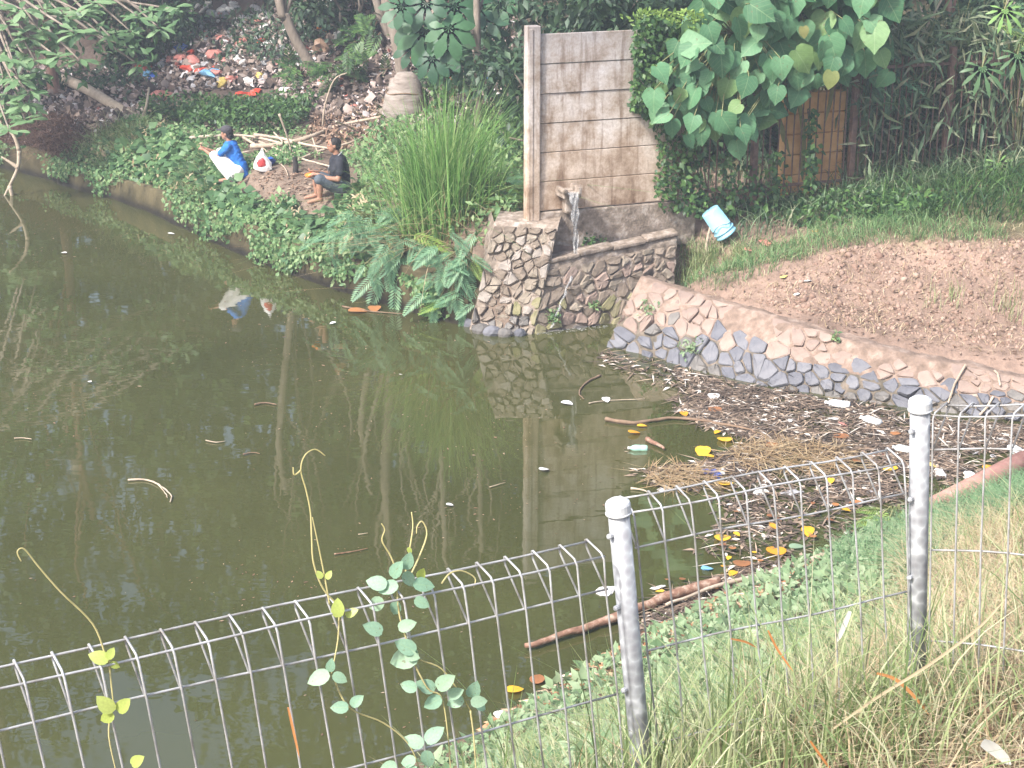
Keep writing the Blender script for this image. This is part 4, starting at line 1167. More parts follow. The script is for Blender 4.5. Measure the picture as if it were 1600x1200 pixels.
# --- the tall reed clump
rb_ = hit(690, 372); reed = thing('reed_clump', 'tall clump of long bright green reed grass on the bank beside the stone pier', 'reeds', rb_)
def reeds(cx, n, spread, hmin, hmax, amt, wd, rad=.35):
    base = np.array(cx) + np.stack([RNG.normal(0, rad, n), RNG.normal(0, rad * .6, n), np.zeros(n)], 1)
    base[:, 2] = Hq(base[:, 0], base[:, 1]) - .03
    ln = unit(np.stack([(base[:, 0] - cx[0]) * 2.2 + RNG.normal(0, .5, n), (base[:, 1] - cx[1]) * 1.5 + RNG.normal(0, .5, n) - .1, np.zeros(n)], 1))
    return blades(base, RNG.uniform(hmin, hmax, n), ln, np.abs(RNG.normal(amt, amt * .7, n)), RNG.uniform(*wd, n), 6)
part('blades', reeds(tuple(rb_ + Vector((.0, .25, 0))), 900, 1, 1.0, 2.3, .30, (.014, .028), .30), L_reed, reed)
part('outer_blades', reeds(tuple(rb_ + Vector((0, .2, 0))), 260, 1, .7, 1.6, 1.0, (.016, .03), .3), L_reed, reed)
part('dry_skirt', reeds(tuple(rb_ + Vector((0, .05, 0))), 230, 1, .5, .95, 1.7, (.014, .024), .30), L_reed_dry, reed)
rb2 = hit(785, 250) ; rd2 = thing('reed_clump', 'smaller reed clump half hidden behind the wall post', 'reeds', rb2)
part('blades', reeds(tuple(rb2), 260, 1, .6, 1.3, .6, (.014, .026), .28), L_reed, rd2)
rb3 = hit(765, 320) ; rd3 = thing('reed_clump', 'low soft reed clump between the big clump and the wall post', 'reeds', rb3)
part('blades', reeds(tuple(rb3), 300, 1, .4, .9, .7, (.012, .022), .3), L_reed, rd3)

# --- bank creepers, ground cover (nobody could count these)
def ground_scatter(n, x0, x1, y0, y1, poly, keep=None):
    out = []
    tot = 0
    while tot < n:
        X = RNG.uniform(x0, x1, n * 3); Y = RNG.uniform(y0, y1, n * 3); Z = Hq(X, Y)
        px, py, d = project(np.stack([X, Y, Z], 1))
        k = in_poly(px, py, poly) & (Z > .02)
        if keep is not None: k &= keep(X, Y)
        q = np.stack([X, Y, Z], 1)[k]
        if len(q) == 0: break
        out.append(q); tot += len(q)
    return np.vstack(out)[:n]
MANP = hit(520, 303)
clear_man = lambda X, Y: np.hypot(X - MANP.x, Y - MANP.y) > .62
bank_poly = [(95, 250), (140, 225), (190, 200), (240, 205), (300, 235), (345, 265), (362, 300), (385, 318), (420, 330), (480, 320), (540, 300), (570, 300), (590, 350), (640, 400), (680, 445), (640, 480), (560, 460), (480, 440), (400, 410), (300, 365), (200, 325), (120, 290)]
P = ground_scatter(20000, -9.6, -.6, 21.5, 34, bank_poly, lambda X, Y: (fbm(X * 1.1, Y * 1.1, 41) > -.75) & clear_man(X, Y))
n = len(P); P[:, 2] += RNG.uniform(0, .16, n) + .22 * np.clip(fbm(P[:, 0] * 1.7, P[:, 1] * 1.7, 44), 0, 1); P += RNG.normal(0, .03, (n, 3))
bc = link('bank_creeper', mesh('bank_creeper', *scatter(T_leaf(.6), P, rdir(n, -.35) + np.array((0, -.5, 0)), rdir(n) * .6 + np.array((0, -.5, 1.)), RNG.gamma(4, .016, n) + .025)), L_bank)
tag(bc, 'bright green leafy creeper covering the far bank down to the water', 'creeper', kind='stuff')
P = ground_scatter(2400, -9.6, -.6, 21.5, 34, bank_poly, lambda X, Y: (fbm(X * .9, Y * .9, 48) > .05) & clear_man(X, Y)); n = len(P); P[:, 2] += .05
tag(link('bank_grass', mesh('bank_grass', *blades(P, RNG.gamma(4, .06, n) + .08, unit(hdir(n) + np.array((.1, -.6, 0))), RNG.uniform(.4, 1.6, n), RNG.uniform(.010, .022, n), 4)), L_grass), 'pale grass blades mixed into the creeper of the far bank', 'grass', kind='stuff')
P = ground_scatter(620, -9.6, -.6, 21.5, 34, bank_poly, lambda X, Y: (fbm(X * .7, Y * .7, 49) > .15) & clear_man(X, Y)); n = len(P); P[:, 2] += RNG.uniform(.12, .3, n)
tag(link('bank_broad_leaves', mesh('bank_broad_leaves', *scatter(T_leaf(.85), P, rdir(n, -.3) + np.array((0, -.6, 0)), rdir(n) * .5 + np.array((0, -.6, 1.)), RNG.uniform(.12, .24, n))), L_ros_i), 'broad round leaves standing out of the bank creeper', 'leaves', kind='stuff')
P = ground_scatter(1100, -9.6, -.6, 21.5, 34, bank_poly, lambda X, Y: fbm(X * 1.3, Y * 1.3, 50) > .2); n = len(P); P[:, 2] += RNG.uniform(.05, .28, n)
tag(link('bank_dry_bits', mesh('bank_dry_bits', *scatter(T_leaf(.3), P, rdir(n, -.2), rdir(n) * .6 + np.array((0, -.5, 1.)), RNG.uniform(.05, .16, n))), L_straw), 'dry straw bits caught in the creeper of the far bank', 'straw', kind='stuff')
# trailing bits over the wall top
far_p = smooth_path([Vector((x, y, 0)) for x, y in far_line[2:]], 14)
pos = []
for _ in range(7500):
    q = random.choice(far_p); c = max(0, float(fbm(q.x * 1.3, q.y * 1.3, 55)) + .45)
    if random.random() > c or q.x > -.95: continue
    pos.append((q.x + random.gauss(0, .08), q.y + .05 + random.uniform(-.08, .1), .55 - random.random() * .50 * min(1, c)))
P = np.array(pos); n = len(P)
tag(link('trailing_creeper', mesh('trailing_creeper', *scatter(T_leaf(.6), P, rdir(n, -1.0), rdir(n) * .5 + np.array((0, -1., .4)), RNG.uniform(.05, .11, n))), L_bank), 'creeper tendrils trailing down the mossy bank wall to the water', 'creeper', kind='stuff')
P = ground_scatter(1500, -11.5, -6.5, 29, 36, [(0, 195), (60, 190), (115, 195), (135, 225), (110, 262), (60, 262), (0, 250)]); n = len(P)
tag(link('dead_fern', mesh('dead_fern', *blades(P, RNG.uniform(.25, .7, n), unit(hdir(n) + np.array((.2, -1.1, 0))), RNG.uniform(.8, 2.2, n), RNG.uniform(.015, .03, n), 5)), m_leaf('fern_dead', [(.10, .055, .04), (.19, .11, .08), (.28, .18, .13)], .8, .15)), 'brown dead fern and roots hanging over the bank at the far left', 'dead fern', kind='stuff')
# dark patch of weeds behind the boy
P = ground_scatter(4200, -9, -1, 27, 33, [(215, 190), (240, 155), (300, 145), (380, 150), (430, 140), (470, 150), (500, 165), (470, 200), (440, 215), (350, 205), (300, 208), (260, 195)])
n = len(P); P[:, 2] += RNG.uniform(0, .35, n)
tag(link('weed_patch', mesh('weed_patch', *scatter(T_leaf(.5), P, rdir(n, .1), rdir(n) * .6 + np.array((0, -.3, 1.)), RNG.uniform(.07, .15, n))), L_ivy), 'patch of dark green weeds below the rubbish, behind the boy', 'weeds', kind='stuff')
# mixed green behind the reeds and around the seated man
P = ground_scatter(4200, -3, 0.4, 22, 30, [(555, 250), (600, 200), (640, 190), (760, 190), (818, 230), (818, 330), (760, 400), (700, 400), (600, 345), (560, 300)])
n = len(P); P[:, 2] += RNG.uniform(0, .38, n)
tag(link('bank_weeds', mesh('bank_weeds', *scatter(T_leaf(.42), P, rdir(n, .1), rdir(n) * .6 + np.array((0, -.4, 1.)), RNG.uniform(.07, .17, n))), L_bank), 'leafy weeds around the foot of the reed clumps', 'weeds', kind='stuff')
# hill foliage, sparse
P = ground_scatter(3800, -12, 1.5, 29, 38, [(0, 0), (820, 0), (820, 200), (700, 190), (560, 160), (440, 150), (300, 150), (0, 200)], lambda X, Y: fbm(X * .7, Y * .7, 61) > .25)
n = len(P); P[:, 2] += RNG.uniform(0, .4, n)
tag(link('slope_weeds', mesh('slope_weeds', *scatter(T_leaf(.4), P, rdir(n, .1), rdir(n) * .6 + np.array((0, -.4, 1.)), RNG.uniform(.09, .2, n))), L_dark), 'scattered dark weeds growing through the rubbish slope', 'weeds', kind='stuff')

# --- bamboo grass behind and in front of the iron fence at the right
n = 6200
sv = RNG.uniform(4.9, 10.6, n); hv = RNG.uniform(0, 1, n) ** .8 * 2.5 + 1.45
P = np.stack([W0.x + WD.x * sv, W0.y + WD.y * sv, hv], 1) - np.array(WN)[None] * np.where(RNG.uniform(0, 1, n) < .12, RNG.uniform(-.25, -.05, n), RNG.uniform(.05, 1.3, n))[:, None]
bam = thing('bamboo_thicket', 'thicket of bamboo grass pressing through the iron bars at the right', 'bamboo', fpt(7.2, 1.45))
part('leaves', scatter(T_leaf(.13, .03, .3), P, rdir(n, -.35), rdir(n) + np.array((0, -.6, .8)), RNG.uniform(.22, .48, n)), L_bamboo, bam)
cul = []
for k in range(70):
    s0 = random.uniform(5.1, 10.4); b = fpt(s0, 1.4) - WN * random.uniform(.1, .8)
    cul.append(tube(smooth_path([b, b + Vector((random.uniform(-.2, .2), .05, 1.1)), b + Vector((random.uniform(-.6, .6), random.uniform(-.3, .2), 2.2 + random.uniform(-.4, .7)))], 4), [.011 - .0008 * i for i in range(9)], 5))
part('culm', join(cul), M_stem, bam)
# long blades at the fence foot
X = RNG.uniform(3.0, 10.5, 2400); base = np.array([tuple(fpt((x - W0.x) / WD.x, 1.45) + WN * RNG.choice([RNG.uniform(-1.6, -.1), RNG.uniform(.1, .95)])) for x in X]); base[:, 2] = Hq(base[:, 0], base[:, 1])
fg = link('fence_grass', mesh('fence_grass', *blades(base, RNG.uniform(.15, .6, 2400), hdir(2400), RNG.uniform(.3, 1.4, 2400), RNG.uniform(.012, .03, 2400), 4)), L_bamboo)
P = ground_scatter(2600, 3.6, 10.5, 21.5, 27.5, [(1180, 330), (1330, 295), (1450, 270), (1640, 255), (1640, 352), (1400, 345), (1250, 352)]); n = len(P)
tag(link('bank_top_grass', mesh('bank_top_grass', *blades(P, RNG.gamma(4, .06, n) + .06, unit(hdir(n) + np.array((0, -.5, 0))), RNG.uniform(.4, 1.6, n), RNG.uniform(.012, .030, n), 4)), L_ivy), 'tangled broad bladed grass between the iron fence and the bank crest', 'grass', kind='stuff')
tag(fg, 'rank grass along the foot of the iron fence', 'grass', kind='stuff')
P = ground_scatter(1500, 2.2, 9.5, 21, 25.5, [(1050, 340), (1060, 310), (1150, 318), (1330, 312), (1480, 318), (1480, 345), (1400, 345), (1250, 360), (1150, 350)])
n = len(P); P[:, 2] += RNG.uniform(0, .25, n)
tag(link('hedge_weeds', mesh('hedge_weeds', *scatter(T_leaf(.42), P, rdir(n, .0), rdir(n) * .6 + np.array((0, -.5, 1.)), RNG.uniform(.06, .15, n))), L_ivy), 'dark leafy weeds along the fence foot above the right bank', 'weeds', kind='stuff')
# pale palm-like sprays hanging out of the thicket
SPR = T_palmate(9, .16)
for k, (px, py, s) in enumerate([(1535, 105, 34), (1590, 85, 30), (1560, 255, 26), (1570, 15, 28)]):
    b = aty(px, py, 24.2); o = thing('leaf_spray', ['spray of narrow pale leaves hanging in front of the fence at the right', 'spray of narrow leaves at the right edge of the fence top', 'spray of bright leaves low in the thicket at the right', 'spray of yellow green leaves at the top right corner'][k], 'leaf spray', b, 'leaf sprays in the thicket')
    part('leaf', scatter(SPR, np.array([tuple(b)]), np.array([(.2, -.5, -.7)]), np.array([(0, -.8, .6)]), np.array([s / 75])), L_reed if k > 1 else L_ros_i, o)
    part('stalk', tube(smooth_path([b, b + Vector((.1, .3, .12)), b + Vector((.15, .8, -.3))], 3), .008, 5), M_stem, o)

# --- grass on the right bank: crest fringe, tufts by the bucket, dry bits on the clay
crest = [(1035, 400), (1060, 372), (1120, 385), (1200, 372), (1300, 350), (1420, 343), (1600, 345), (1600, 378), (1400, 380), (1290, 395), (1200, 430), (1130, 455), (1050, 455)]
P = ground_scatter(3600, 1.8, 9, 19, 24, crest, lambda X, Y: fbm(X * 1.5, Y * 1.5, 77) > -.25 - .5 * RNG.uniform(0, 1, X.shape)); n = len(P)
tag(link('crest_grass', mesh('crest_grass', *blades(P, RNG.uniform(.08, .30, n), hdir(n), RNG.uniform(.3, 1.5, n), RNG.uniform(.007, .015, n), 3)), L_bank), 'short grass along the crest of the right bank', 'grass', kind='stuff')
P = ground_scatter(2400, 1.8, 9, 18, 24, [(1035, 400), (1200, 372), (1600, 350), (1600, 560), (1440, 540), (1300, 515), (1180, 480), (1050, 450)]); n = len(P)
tag(link('dry_grass', mesh('dry_grass', *blades(P, RNG.uniform(.04, .16, n), hdir(n), RNG.uniform(.6, 2.2, n), RNG.uniform(.006, .012, n), 3)), L_straw), 'dry grass scraps on the clay of the right bank', 'grass', kind='stuff')
def tuft(px, py, n, h, lab, m=L_grass, wd=(.008, .016), rad=.1, amt=.6):
    b = hit(px, py); base = np.tile(np.array(b), (n, 1)) + np.stack([RNG.normal(0, rad, n), RNG.normal(0, rad, n), np.zeros(n)], 1); base[:, 2] = np.maximum(Hq(base[:, 0], base[:, 1]), b.z - .05) - .02
    o = link('grass_tuft', mesh('grass_tuft', blades(base, RNG.uniform(.5, 1, n) * h, hdir(n), np.abs(RNG.normal(amt, .3, n)), RNG.uniform(*wd, n), 4)[0] - np.array(b), blades(base, h, hdir(n), amt, .01, 4)[1]), m)
    o.location = b
    return tag(o, lab, 'grass', 'grass tufts on the right bank')
tuft(1075, 432, 170, .42, 'leafy grass tuft at the nose of the right bank, left of the bucket stake')
tuft(1105, 415, 200, .40, 'thick grass tuft at the foot of the bucket stake')
tuft(1150, 405, 120, .30, 'grass tuft right of the bucket stake')
tuft(1040, 462, 60, .22, 'small tuft growing from the top stones of the revetment nose')
tuft(1490, 470, 26, .42, 'sparse upright grass tuft on the clay near the right edge', rad=.06, amt=.2)
tuft(1455, 480, 20, .36, 'thin grass tuft left of the upright one on the clay', rad=.06, amt=.25)
tuft(1575, 490, 40, .4, 'thin grass at the right edge of the clay', rad=.12, amt=.3)
def weed(px, py, p, n, s, lab, m=L_bank):
    P = np.tile(np.array(p), (n, 1)) + rdir(n, .3) * RNG.uniform(.02, s, n)[:, None]
    o = thing('weed', lab, 'weed', p, 'weeds in the stone joints')
    part('leaves', scatter(T_leaf(.5), P, rdir(n, .2), rdir(n) * .5 + np.array((0, -.5, 1)), RNG.uniform(.04, .09, n)), m, o)
    part('stem', join([tube([Vector(p), Vector(q)], .004, 4, False) for q in P[:14]]), M_stem, o)
def revp(px, py):
    best = None
    for i in range(240):
        for j in range(24):
            q, nn = s3(RVU * i / 239, RVV * j / 23)
            x, y, d = project(np.array([tuple(q)])); e = (x[0] - px) ** 2 + (y[0] - py) ** 2
            if best is None or e < best[0]: best = (e, q + nn * .03)
    return best[1]
weed(1080, 548, revp(1080, 548), 90, .20, 'green weed growing from the revetment at the water, below the bucket', L_weed)
weed(1306, 527, revp(1306, 527), 26, .09, 'little bright green plant on the dusty upper revetment')
weed(1015, 485, revp(1015, 485), 40, .14, 'wiry weed on the revetment nose', L_weed)
weed(850, 480, s2(U2 * .12, .35)[0] + Vector((0, -.05, 0)), 60, .12, 'yellowish weed in the corner between pier and wing wall')
weed(915, 470, s2(U2 * .42, .42)[0] + Vector((0, -.05, 0)), 24, .08, 'tiny weed on the face of the wing wall')
P = ground_scatter(900, .7, 2.6, 21.8, 23.3, [(905, 400), (930, 360), (1000, 335), (1050, 320), (1060, 360), (1000, 378), (940, 395)], None); n = len(P); P[:, 2] += RNG.uniform(0.02, .2, n)
tag(link('ledge_weeds', mesh('ledge_weeds', *scatter(T_leaf(.5), P, rdir(n), rdir(n) * .6 + np.array((0, -.5, 1)), RNG.uniform(.05, .11, n))), L_ivy), 'dark weeds on the ledge behind the wing wall', 'weeds', kind='stuff')

# ================================================================== RUBBISH ON THE HILL
M_rubbish = m_leaf('rubbish_bits', [(.08, .06, .05, 0), (.17, .125, .10, .25), (.26, .20, .165, .5), (.36, .29, .255, .72), (.46, .36, .34, .86), (.60, .56, .55, .93), (.42, .14, .11, .985)], .75, .0, interp='CONSTANT')
hill_poly = [(0, 0), (820, 0), (820, 235), (700, 200), (600, 205), (520, 215), (470, 165), (430, 140), (330, 142), (250, 158), (200, 195), (120, 215), (60, 230), (0, 220)]
P = ground_scatter(26000, -13, 1.5, 28, 38, hill_poly); n = len(P); P[:, 2] += RNG.uniform(.0, .08, n)
CR = (np.array([(0, 0, 0), (.35, .1, .12), (.5, .5, -.05), (.15, 1, .15), (-.3, .8, -.02), (-.45, .3, .14), (0, .5, .2)]), np.array([(0, 1, 6), (1, 2, 6), (2, 3, 6), (3, 4, 6), (4, 5, 6), (5, 0, 6)]))
tag(link('rubbish', mesh('rubbish', *scatter(CR, P, rdir(n), rdir(n) * .6 + np.array((0, -.3, 1)), RNG.gamma(3, .022, n) + .025)), M_rubbish), 'brown and grey rubbish covering the hillside', 'rubbish', kind='stuff')
bagm = {}
bag_cols = {'white': (.62, .60, .57), 'grey': (.36, .35, .36), 'red': (.56, .07, .04), 'pale red': (.60, .24, .20), 'blue': (.03, .10, .42), 'light blue': (.20, .45, .70), 'yellow': (.66, .52, .16), 'black': (.03, .03, .035), 'brown': (.25, .16, .11), 'orange': (.75, .20, .03)}
for k, c in bag_cols.items():
    m = m_plain('plastic_' + k.replace(' ', '_'), c, .4)
    for v in range(3):
        V, Fc = ico(2, 40 + v * 7 + len(k), .34, (1, .8, .55), 2.6)
        me = mesh('plastic_bag', V, Fc); me.materials.append(m); bagm[(k, v)] = me
def bag(col, px, py, s, label, group=None, name='plastic_bag', cat='plastic bag', p=None, sq=1.0):
    p = p or hit(px, py)
    M = Matrix.Translation(p + Vector((0, 0, s * .25))) @ Matrix.Rotation(random.uniform(0, 6.28), 4, 'Z') @ Matrix.Rotation(random.uniform(-.5, .5), 4, 'X') @ Matrix.Diagonal((s, s * random.uniform(.8, 1.2), s * sq, 1))
    o = piece(name, bagm[(col, random.randrange(3))], M)
    return tag(o, label, cat, group)
G = 'plastic bags in the rubbish'
for col, px, py, s, lab in [('blue', 284, 80, .15, 'dark blue plastic bag high in the rubbish, left of the red bags'), ('red', 298, 88, .15, 'bright red plastic bag right beside the dark blue bag'), ('pale red', 285, 96, .14, 'faded red bag just below the dark blue bag'),
      ('pale red', 303, 98, .15, 'faded red bag below the bright red bag'), ('red', 292, 111, .15, 'red bag lowest in the red heap'), ('red', 314, 114, .13, 'red bag right of the lowest red bag'), ('pale red', 336, 90, .14, 'faded red bag alone right of the red heap'), ('red', 338, 108, .1, 'small red bag above the light blue sheet'),
      ('red', 226, 110, .15, 'red bag at the left, above the light blue bag'), ('light blue', 232, 119, .14, 'light blue bag between a red and a blue one'), ('blue', 243, 127, .14, 'blue bag on top of the upright stick'), ('pale red', 252, 155, .17, 'faded red bag right of the upright stick'),
      ('light blue', 330, 120, .17, 'light blue sheet crumpled below the red heap'), ('yellow', 348, 133, .15, 'pale yellow bag at the lower edge of the coloured rubbish'), ('red', 378, 153, .13, 'red wrapper at the left above the weed patch'), ('red', 399, 147, .12, 'red wrapper at the right above the weed patch'),
      ('pale red', 379, 72, .15, 'faded red bag high at the right of the heap'), ('pale red', 381, 87, .12, 'small faded red bag under the high one'), ('red', 410, 68, .12, 'small red bag at the edge near the curved trunk'), ('white', 412, 78, .13, 'white bag under the small red bag near the curved trunk'),
      ('red', 703, 118, .16, 'bright red bag hanging on the slope behind the reed clump'), ('red', 712, 125, .12, 'second red bag touching the bright one behind the reeds'), ('red', 691, 4, .12, 'red scrap at the top edge above the big lobed leaves'), ('white', 540, 64, .18, 'white sheet of plastic left of the thick trunk'), ('light blue', 770, 133, .14, 'pale blue bag left of the wall post'),
      ('light blue', 737, 46, .14, 'pale blue bag behind the slender trunk'), ('white', 464, 150, .09, 'white cup on the dark slope under the curved trunk'), ('white', 446, 145, .12, 'white bag left of the white cup'), ('brown', 505, 82, .24, 'grey brown sack right of the curved trunk'), ('yellow', 406, 122, .1, 'pale yellow tub near the curved trunk'),
      ('orange', 508, 52, .13, 'rusty orange scrap right above the curved trunk')]:
    bag(col, px, py, s * 1.3, lab, G)
wp = [(240, 100), (300, 8), (420, 0), (445, 90), (440, 125), (330, 140), (265, 110)]
cnt = {'white': 0, 'grey': 0, 'pale red': 0, 'black': 0}
while sum(cnt.values()) < 150:
    x, y = random.uniform(235, 450), random.uniform(0, 140)
    if not in_poly(np.array([x]), np.array([y]), wp)[0]: continue
    c = random.choices(['white', 'grey', 'pale red', 'black'], [6, 4, 1.2, 1])[0]; cnt[c] += 1
    bag(c, x, y, random.uniform(.06, .15), 'small crumpled %s plastic scrap in the dense rubbish left of the curved trunk' % {'pale red': 'faded pink'}.get(c, c), 'small %s scraps in the rubbish' % {'pale red': 'faded pink'}.get(c, c), 'plastic_scrap', 'plastic')
for _ in range(60):
    x, y = random.uniform(450, 815), random.uniform(0, 195)
    bag(random.choice(['white', 'grey', 'grey']), x, y, random.uniform(.04, .08), 'small pale plastic scrap on the dark slope right of the curved trunk', 'scraps on the dark slope', 'plastic_scrap', 'plastic')
# leaf litter heap and the rounded sack on the slope
P = ground_scatter(3600, -6, 0, 26, 32, [(480, 215), (500, 165), (560, 135), (610, 120), (640, 150), (640, 205), (590, 225), (540, 235)]); n = len(P); P[:, 2] += RNG.uniform(0, .1, n)
tag(link('leaf_litter', mesh('leaf_litter', *scatter(T_leaf(.5), P, rdir(n), rdir(n) * .6 + np.array((0, -.2, 1)), RNG.uniform(.05, .14, n))), L_litter), 'heap of dry brown leaves and scraps on the slope behind the man', 'leaf litter', kind='stuff')
M_sack = m_noise('sack_cloth', [(.15, .12, .10), (.27, .23, .20), (.36, .32, .29)], 5, .9, .6, 20, stretch=(.6, .6, 2.5))
p = hit(634, 186)
prof = []
for i in range(13):
    t = i / 12
    prof.append((.46 * math.sin(PI * (.34 + .60 * t)) ** .55 * (1 + .03 * math.sin(i * 2.2)), .95 * t - .1))
V, Fc = lathe(prof, 20); V = V * np.array((.85, .8, 1))
V += np.stack([.03 * fbm(V[:, 2] * 9, V[:, 0] * 5, 71), .03 * fbm(V[:, 2] * 9, V[:, 1] * 5, 72), 0 * V[:, 0]], 1)
sk = thing('sack', 'big rounded grey brown sack slumped against the foot of the thick trunk', 'sack', p)
part('body', (V + np.array(p), Fc), M_sack, sk, True)
for z, rr in ((.50, .40),):
    a = [p + Vector((rr * .88 * math.cos(t), rr * .83 * math.sin(t), z + .02 * math.sin(3 * t))) for t in np.linspace(0, 2 * PI, 22)]
    part('cord', tube(a, .012, 5), M_twig, sk)

# fallen log, stick, branch pile on the far bank
a, b = hit(84, 128, .12), hit(226, 200, .08)
lg = thing('fallen_log', 'pale fallen log lying aslant at the foot of the rubbish', 'log', b)
part('trunk', tube(smooth_path([a, a.lerp(b, .4) + Vector((0, 0, .10)), b, hit(262, 210, .06)], 5), [.12 - .002 * i for i in range(16)], 10), M_dead, lg, True)
part('stub', tube([a.lerp(b, .5), a.lerp(b, .5) + Vector((.1, -.1, .22))], [.03, .02], 6), M_dead, lg)
a, b = hit(220, 193), hit(220, 193) + Vector((.2, .05, .68))
solo('stick', tube([a, a.lerp(b, .5) + Vector((.03, 0, 0)), b], [.03, .027, .022], 7), M_dead, 'upright stick leaning by the fallen log with a blue bag above', 'stick', smooth=True)
br = [([(255, 204), (300, 200), (328, 196)], .02, .1), ([(296, 216), (345, 213), (395, 214), (470, 232)], .035, .18), ([(392, 229), (440, 226), (490, 212), (530, 196), (600, 182)], .05, .30), ([(428, 207), (448, 228), (462, 240)], .018, .25), ([(396, 211), (440, 217), (478, 226), (516, 232)], .035, .28),
      ([(436, 178), (446, 205), (456, 238)], .022, .35), ([(405, 222), (465, 246), (524, 262)], .025, .18), ([(378, 214), (420, 238), (462, 254)], .028, .14), ([(504, 200), (508, 165), (522, 125), (542, 114)], .022, .25), ([(462, 252), (500, 236), (560, 218), (592, 190)], .028, .2), ([(300, 234), (345, 243), (392, 236)], .03, .06), ([(285, 212), (330, 232), (372, 246)], .022, .08), ([(525, 190), (560, 205), (600, 235)], .018, .12), ([(488, 215), (494, 232), (497, 240)], .016, .25), ([(400, 240), (440, 258), (450, 275)], .015, .04)]
lbl = ['short thin dead branch at the left of the pile, behind the log end', 'long pale dead branch passing behind the boy\'s head', 'longest and thickest dead branch of the pile, rising to the right behind the man', 'thin dead twig crossing down in the middle of the pile', 'pale dead branch under the longest one', 'upright forked dead twig standing above the pile', 'slanting dead branch running down towards the man', 'dead branch running from the boy to the dark stump', 'thin dead stem arching up in front of the leaf heap', 'dead branch from the stump up to the leaf heap', 'thick dead branch lying left of the boy', 'slanting dead branch left of the boy', 'thin dead stick right of the man\'s head', 'short upright dead stick left of the man\'s head', 'short dead twig lying between boy and man']
for (px, r_, lf), lab in zip(br, lbl):
    Y0 = hit(*px[0]).y; Y1 = hit(*px[-1]).y
    Ym = min(Y0, Y1, 31.0)
    pp = []
    for i, (x, y) in enumerate(px):
        q = hit(x, y)
        if q.y > 31.5: q = aty(x, y, Ym + .4 * i)
        if px[0] in ((504, 200), (436, 178)): q = aty(x, y, hit(*max(px, key=lambda c: c[1])).y)
        r0 = ray(x, y); pp.append(q - r0 * (lf / max(.12, -r0.z)) * .35)
    pp = smooth_path(pp, 4)
    solo('dead_branch', tube(pp, [r_ * (1 - .55 * i / len(pp)) for i in range(len(pp))], 7), M_dead, lab, 'branch', 'dead branches in the pile', True)
p = hit(461, 270); solo('stump', tube([p - Vector((0, 0, .05)), p + Vector((.02, 0, .12)), p + Vector((.0, 0, .26))], [.05, .045, .035], 8), m_plain('charred_wood', (.035, .03, .028), .9), 'short charred black stump between the boy and the man', 'stump')
P = ground_scatter(2600, -8, -1.5, 25, 31.5, [(230, 205), (300, 198), (430, 205), (560, 215), (560, 262), (480, 262), (420, 258), (390, 275), (330, 268), (270, 230)], lambda X, Y: fbm(X * 1.2, Y * 1.2, 47) > -.1); n = len(P); P[:, 2] += RNG.uniform(0, .14, n)
tag(link('bench_weeds', mesh('bench_weeds', *scatter(T_leaf(.5), P, rdir(n, .1), rdir(n) * .6 + np.array((0, -.3, 1.)), RNG.uniform(.05, .12, n))), L_bank), 'low weeds among the dead branches behind the two people', 'weeds', kind='stuff')
# earth shelf where the two sit
P = ground_scatter(700, -6, -1.5, 24, 29, [(340, 285), (400, 270), (470, 265), (520, 260), (540, 300), (480, 335), (420, 335), (380, 310)]); n = len(P); P[:, 2] += .01
tag(link('bank_scraps', mesh('bank_scraps', *scatter(T_leaf(.4), P, hdir(n), rdir(n) * .3 + np.array((0, 0, 1)), RNG.uniform(.04, .12, n))), L_litter), 'dry leaf scraps on the bare earth where the two sit', 'leaf litter', kind='stuff')

# ================================================================== PEOPLE
def flesh(name, chains, mat, parent, vox=.011, smooth=3, ell=()):
    """one continuous surface grown round chains of (point, radius); ell: (centre, radii)"""
    bm = bmesh.new()
    def ball(c, r, s=(1, 1, 1)):
        M = Matrix.Translation(c) @ Matrix.Diagonal((r * s[0], r * s[1], r * s[2], 1))
        bmesh.ops.create_icosphere(bm, subdivisions=2, radius=1, matrix=M)
    for ch in chains:
        for (p0, r0), (p1, r1) in zip(ch[:-1], ch[1:]):
            p0, p1 = Vector(p0), Vector(p1); L = (p1 - p0).length
            k = max(2, int(L / (min(r0, r1) * .45)))
            for i in range(k + 1):
                t = i / k; ball(p0.lerp(p1, t), r0 + (r1 - r0) * t)
    for c, rr in ell: ball(Vector(c), 1, rr)
    me = bpy.data.meshes.new(name); bm.to_mesh(me); bm.free()
    tmp = bpy.data.objects.new('tmp', me); COL.objects.link(tmp)
    md = tmp.modifiers.new('r', 'REMESH'); md.mode = 'VOXEL'; md.voxel_size = vox
    ms = tmp.modifiers.new('s', 'SMOOTH'); ms.iterations = smooth; ms.factor = .5
    dg = bpy.context.evaluated_depsgraph_get(); dg.update()
    out = bpy.data.meshes.new_from_object(tmp.evaluated_get(dg)); out.name = name
    bpy.data.objects.remove(tmp); bpy.data.meshes.remove(me)
    out.materials.clear(); out.materials.append(mat)
    out.polygons.foreach_set('use_smooth', np.ones(len(out.polygons), bool))
    o = bpy.data.objects.new(name, out); COL.objects.link(o); o.parent = parent
    return o
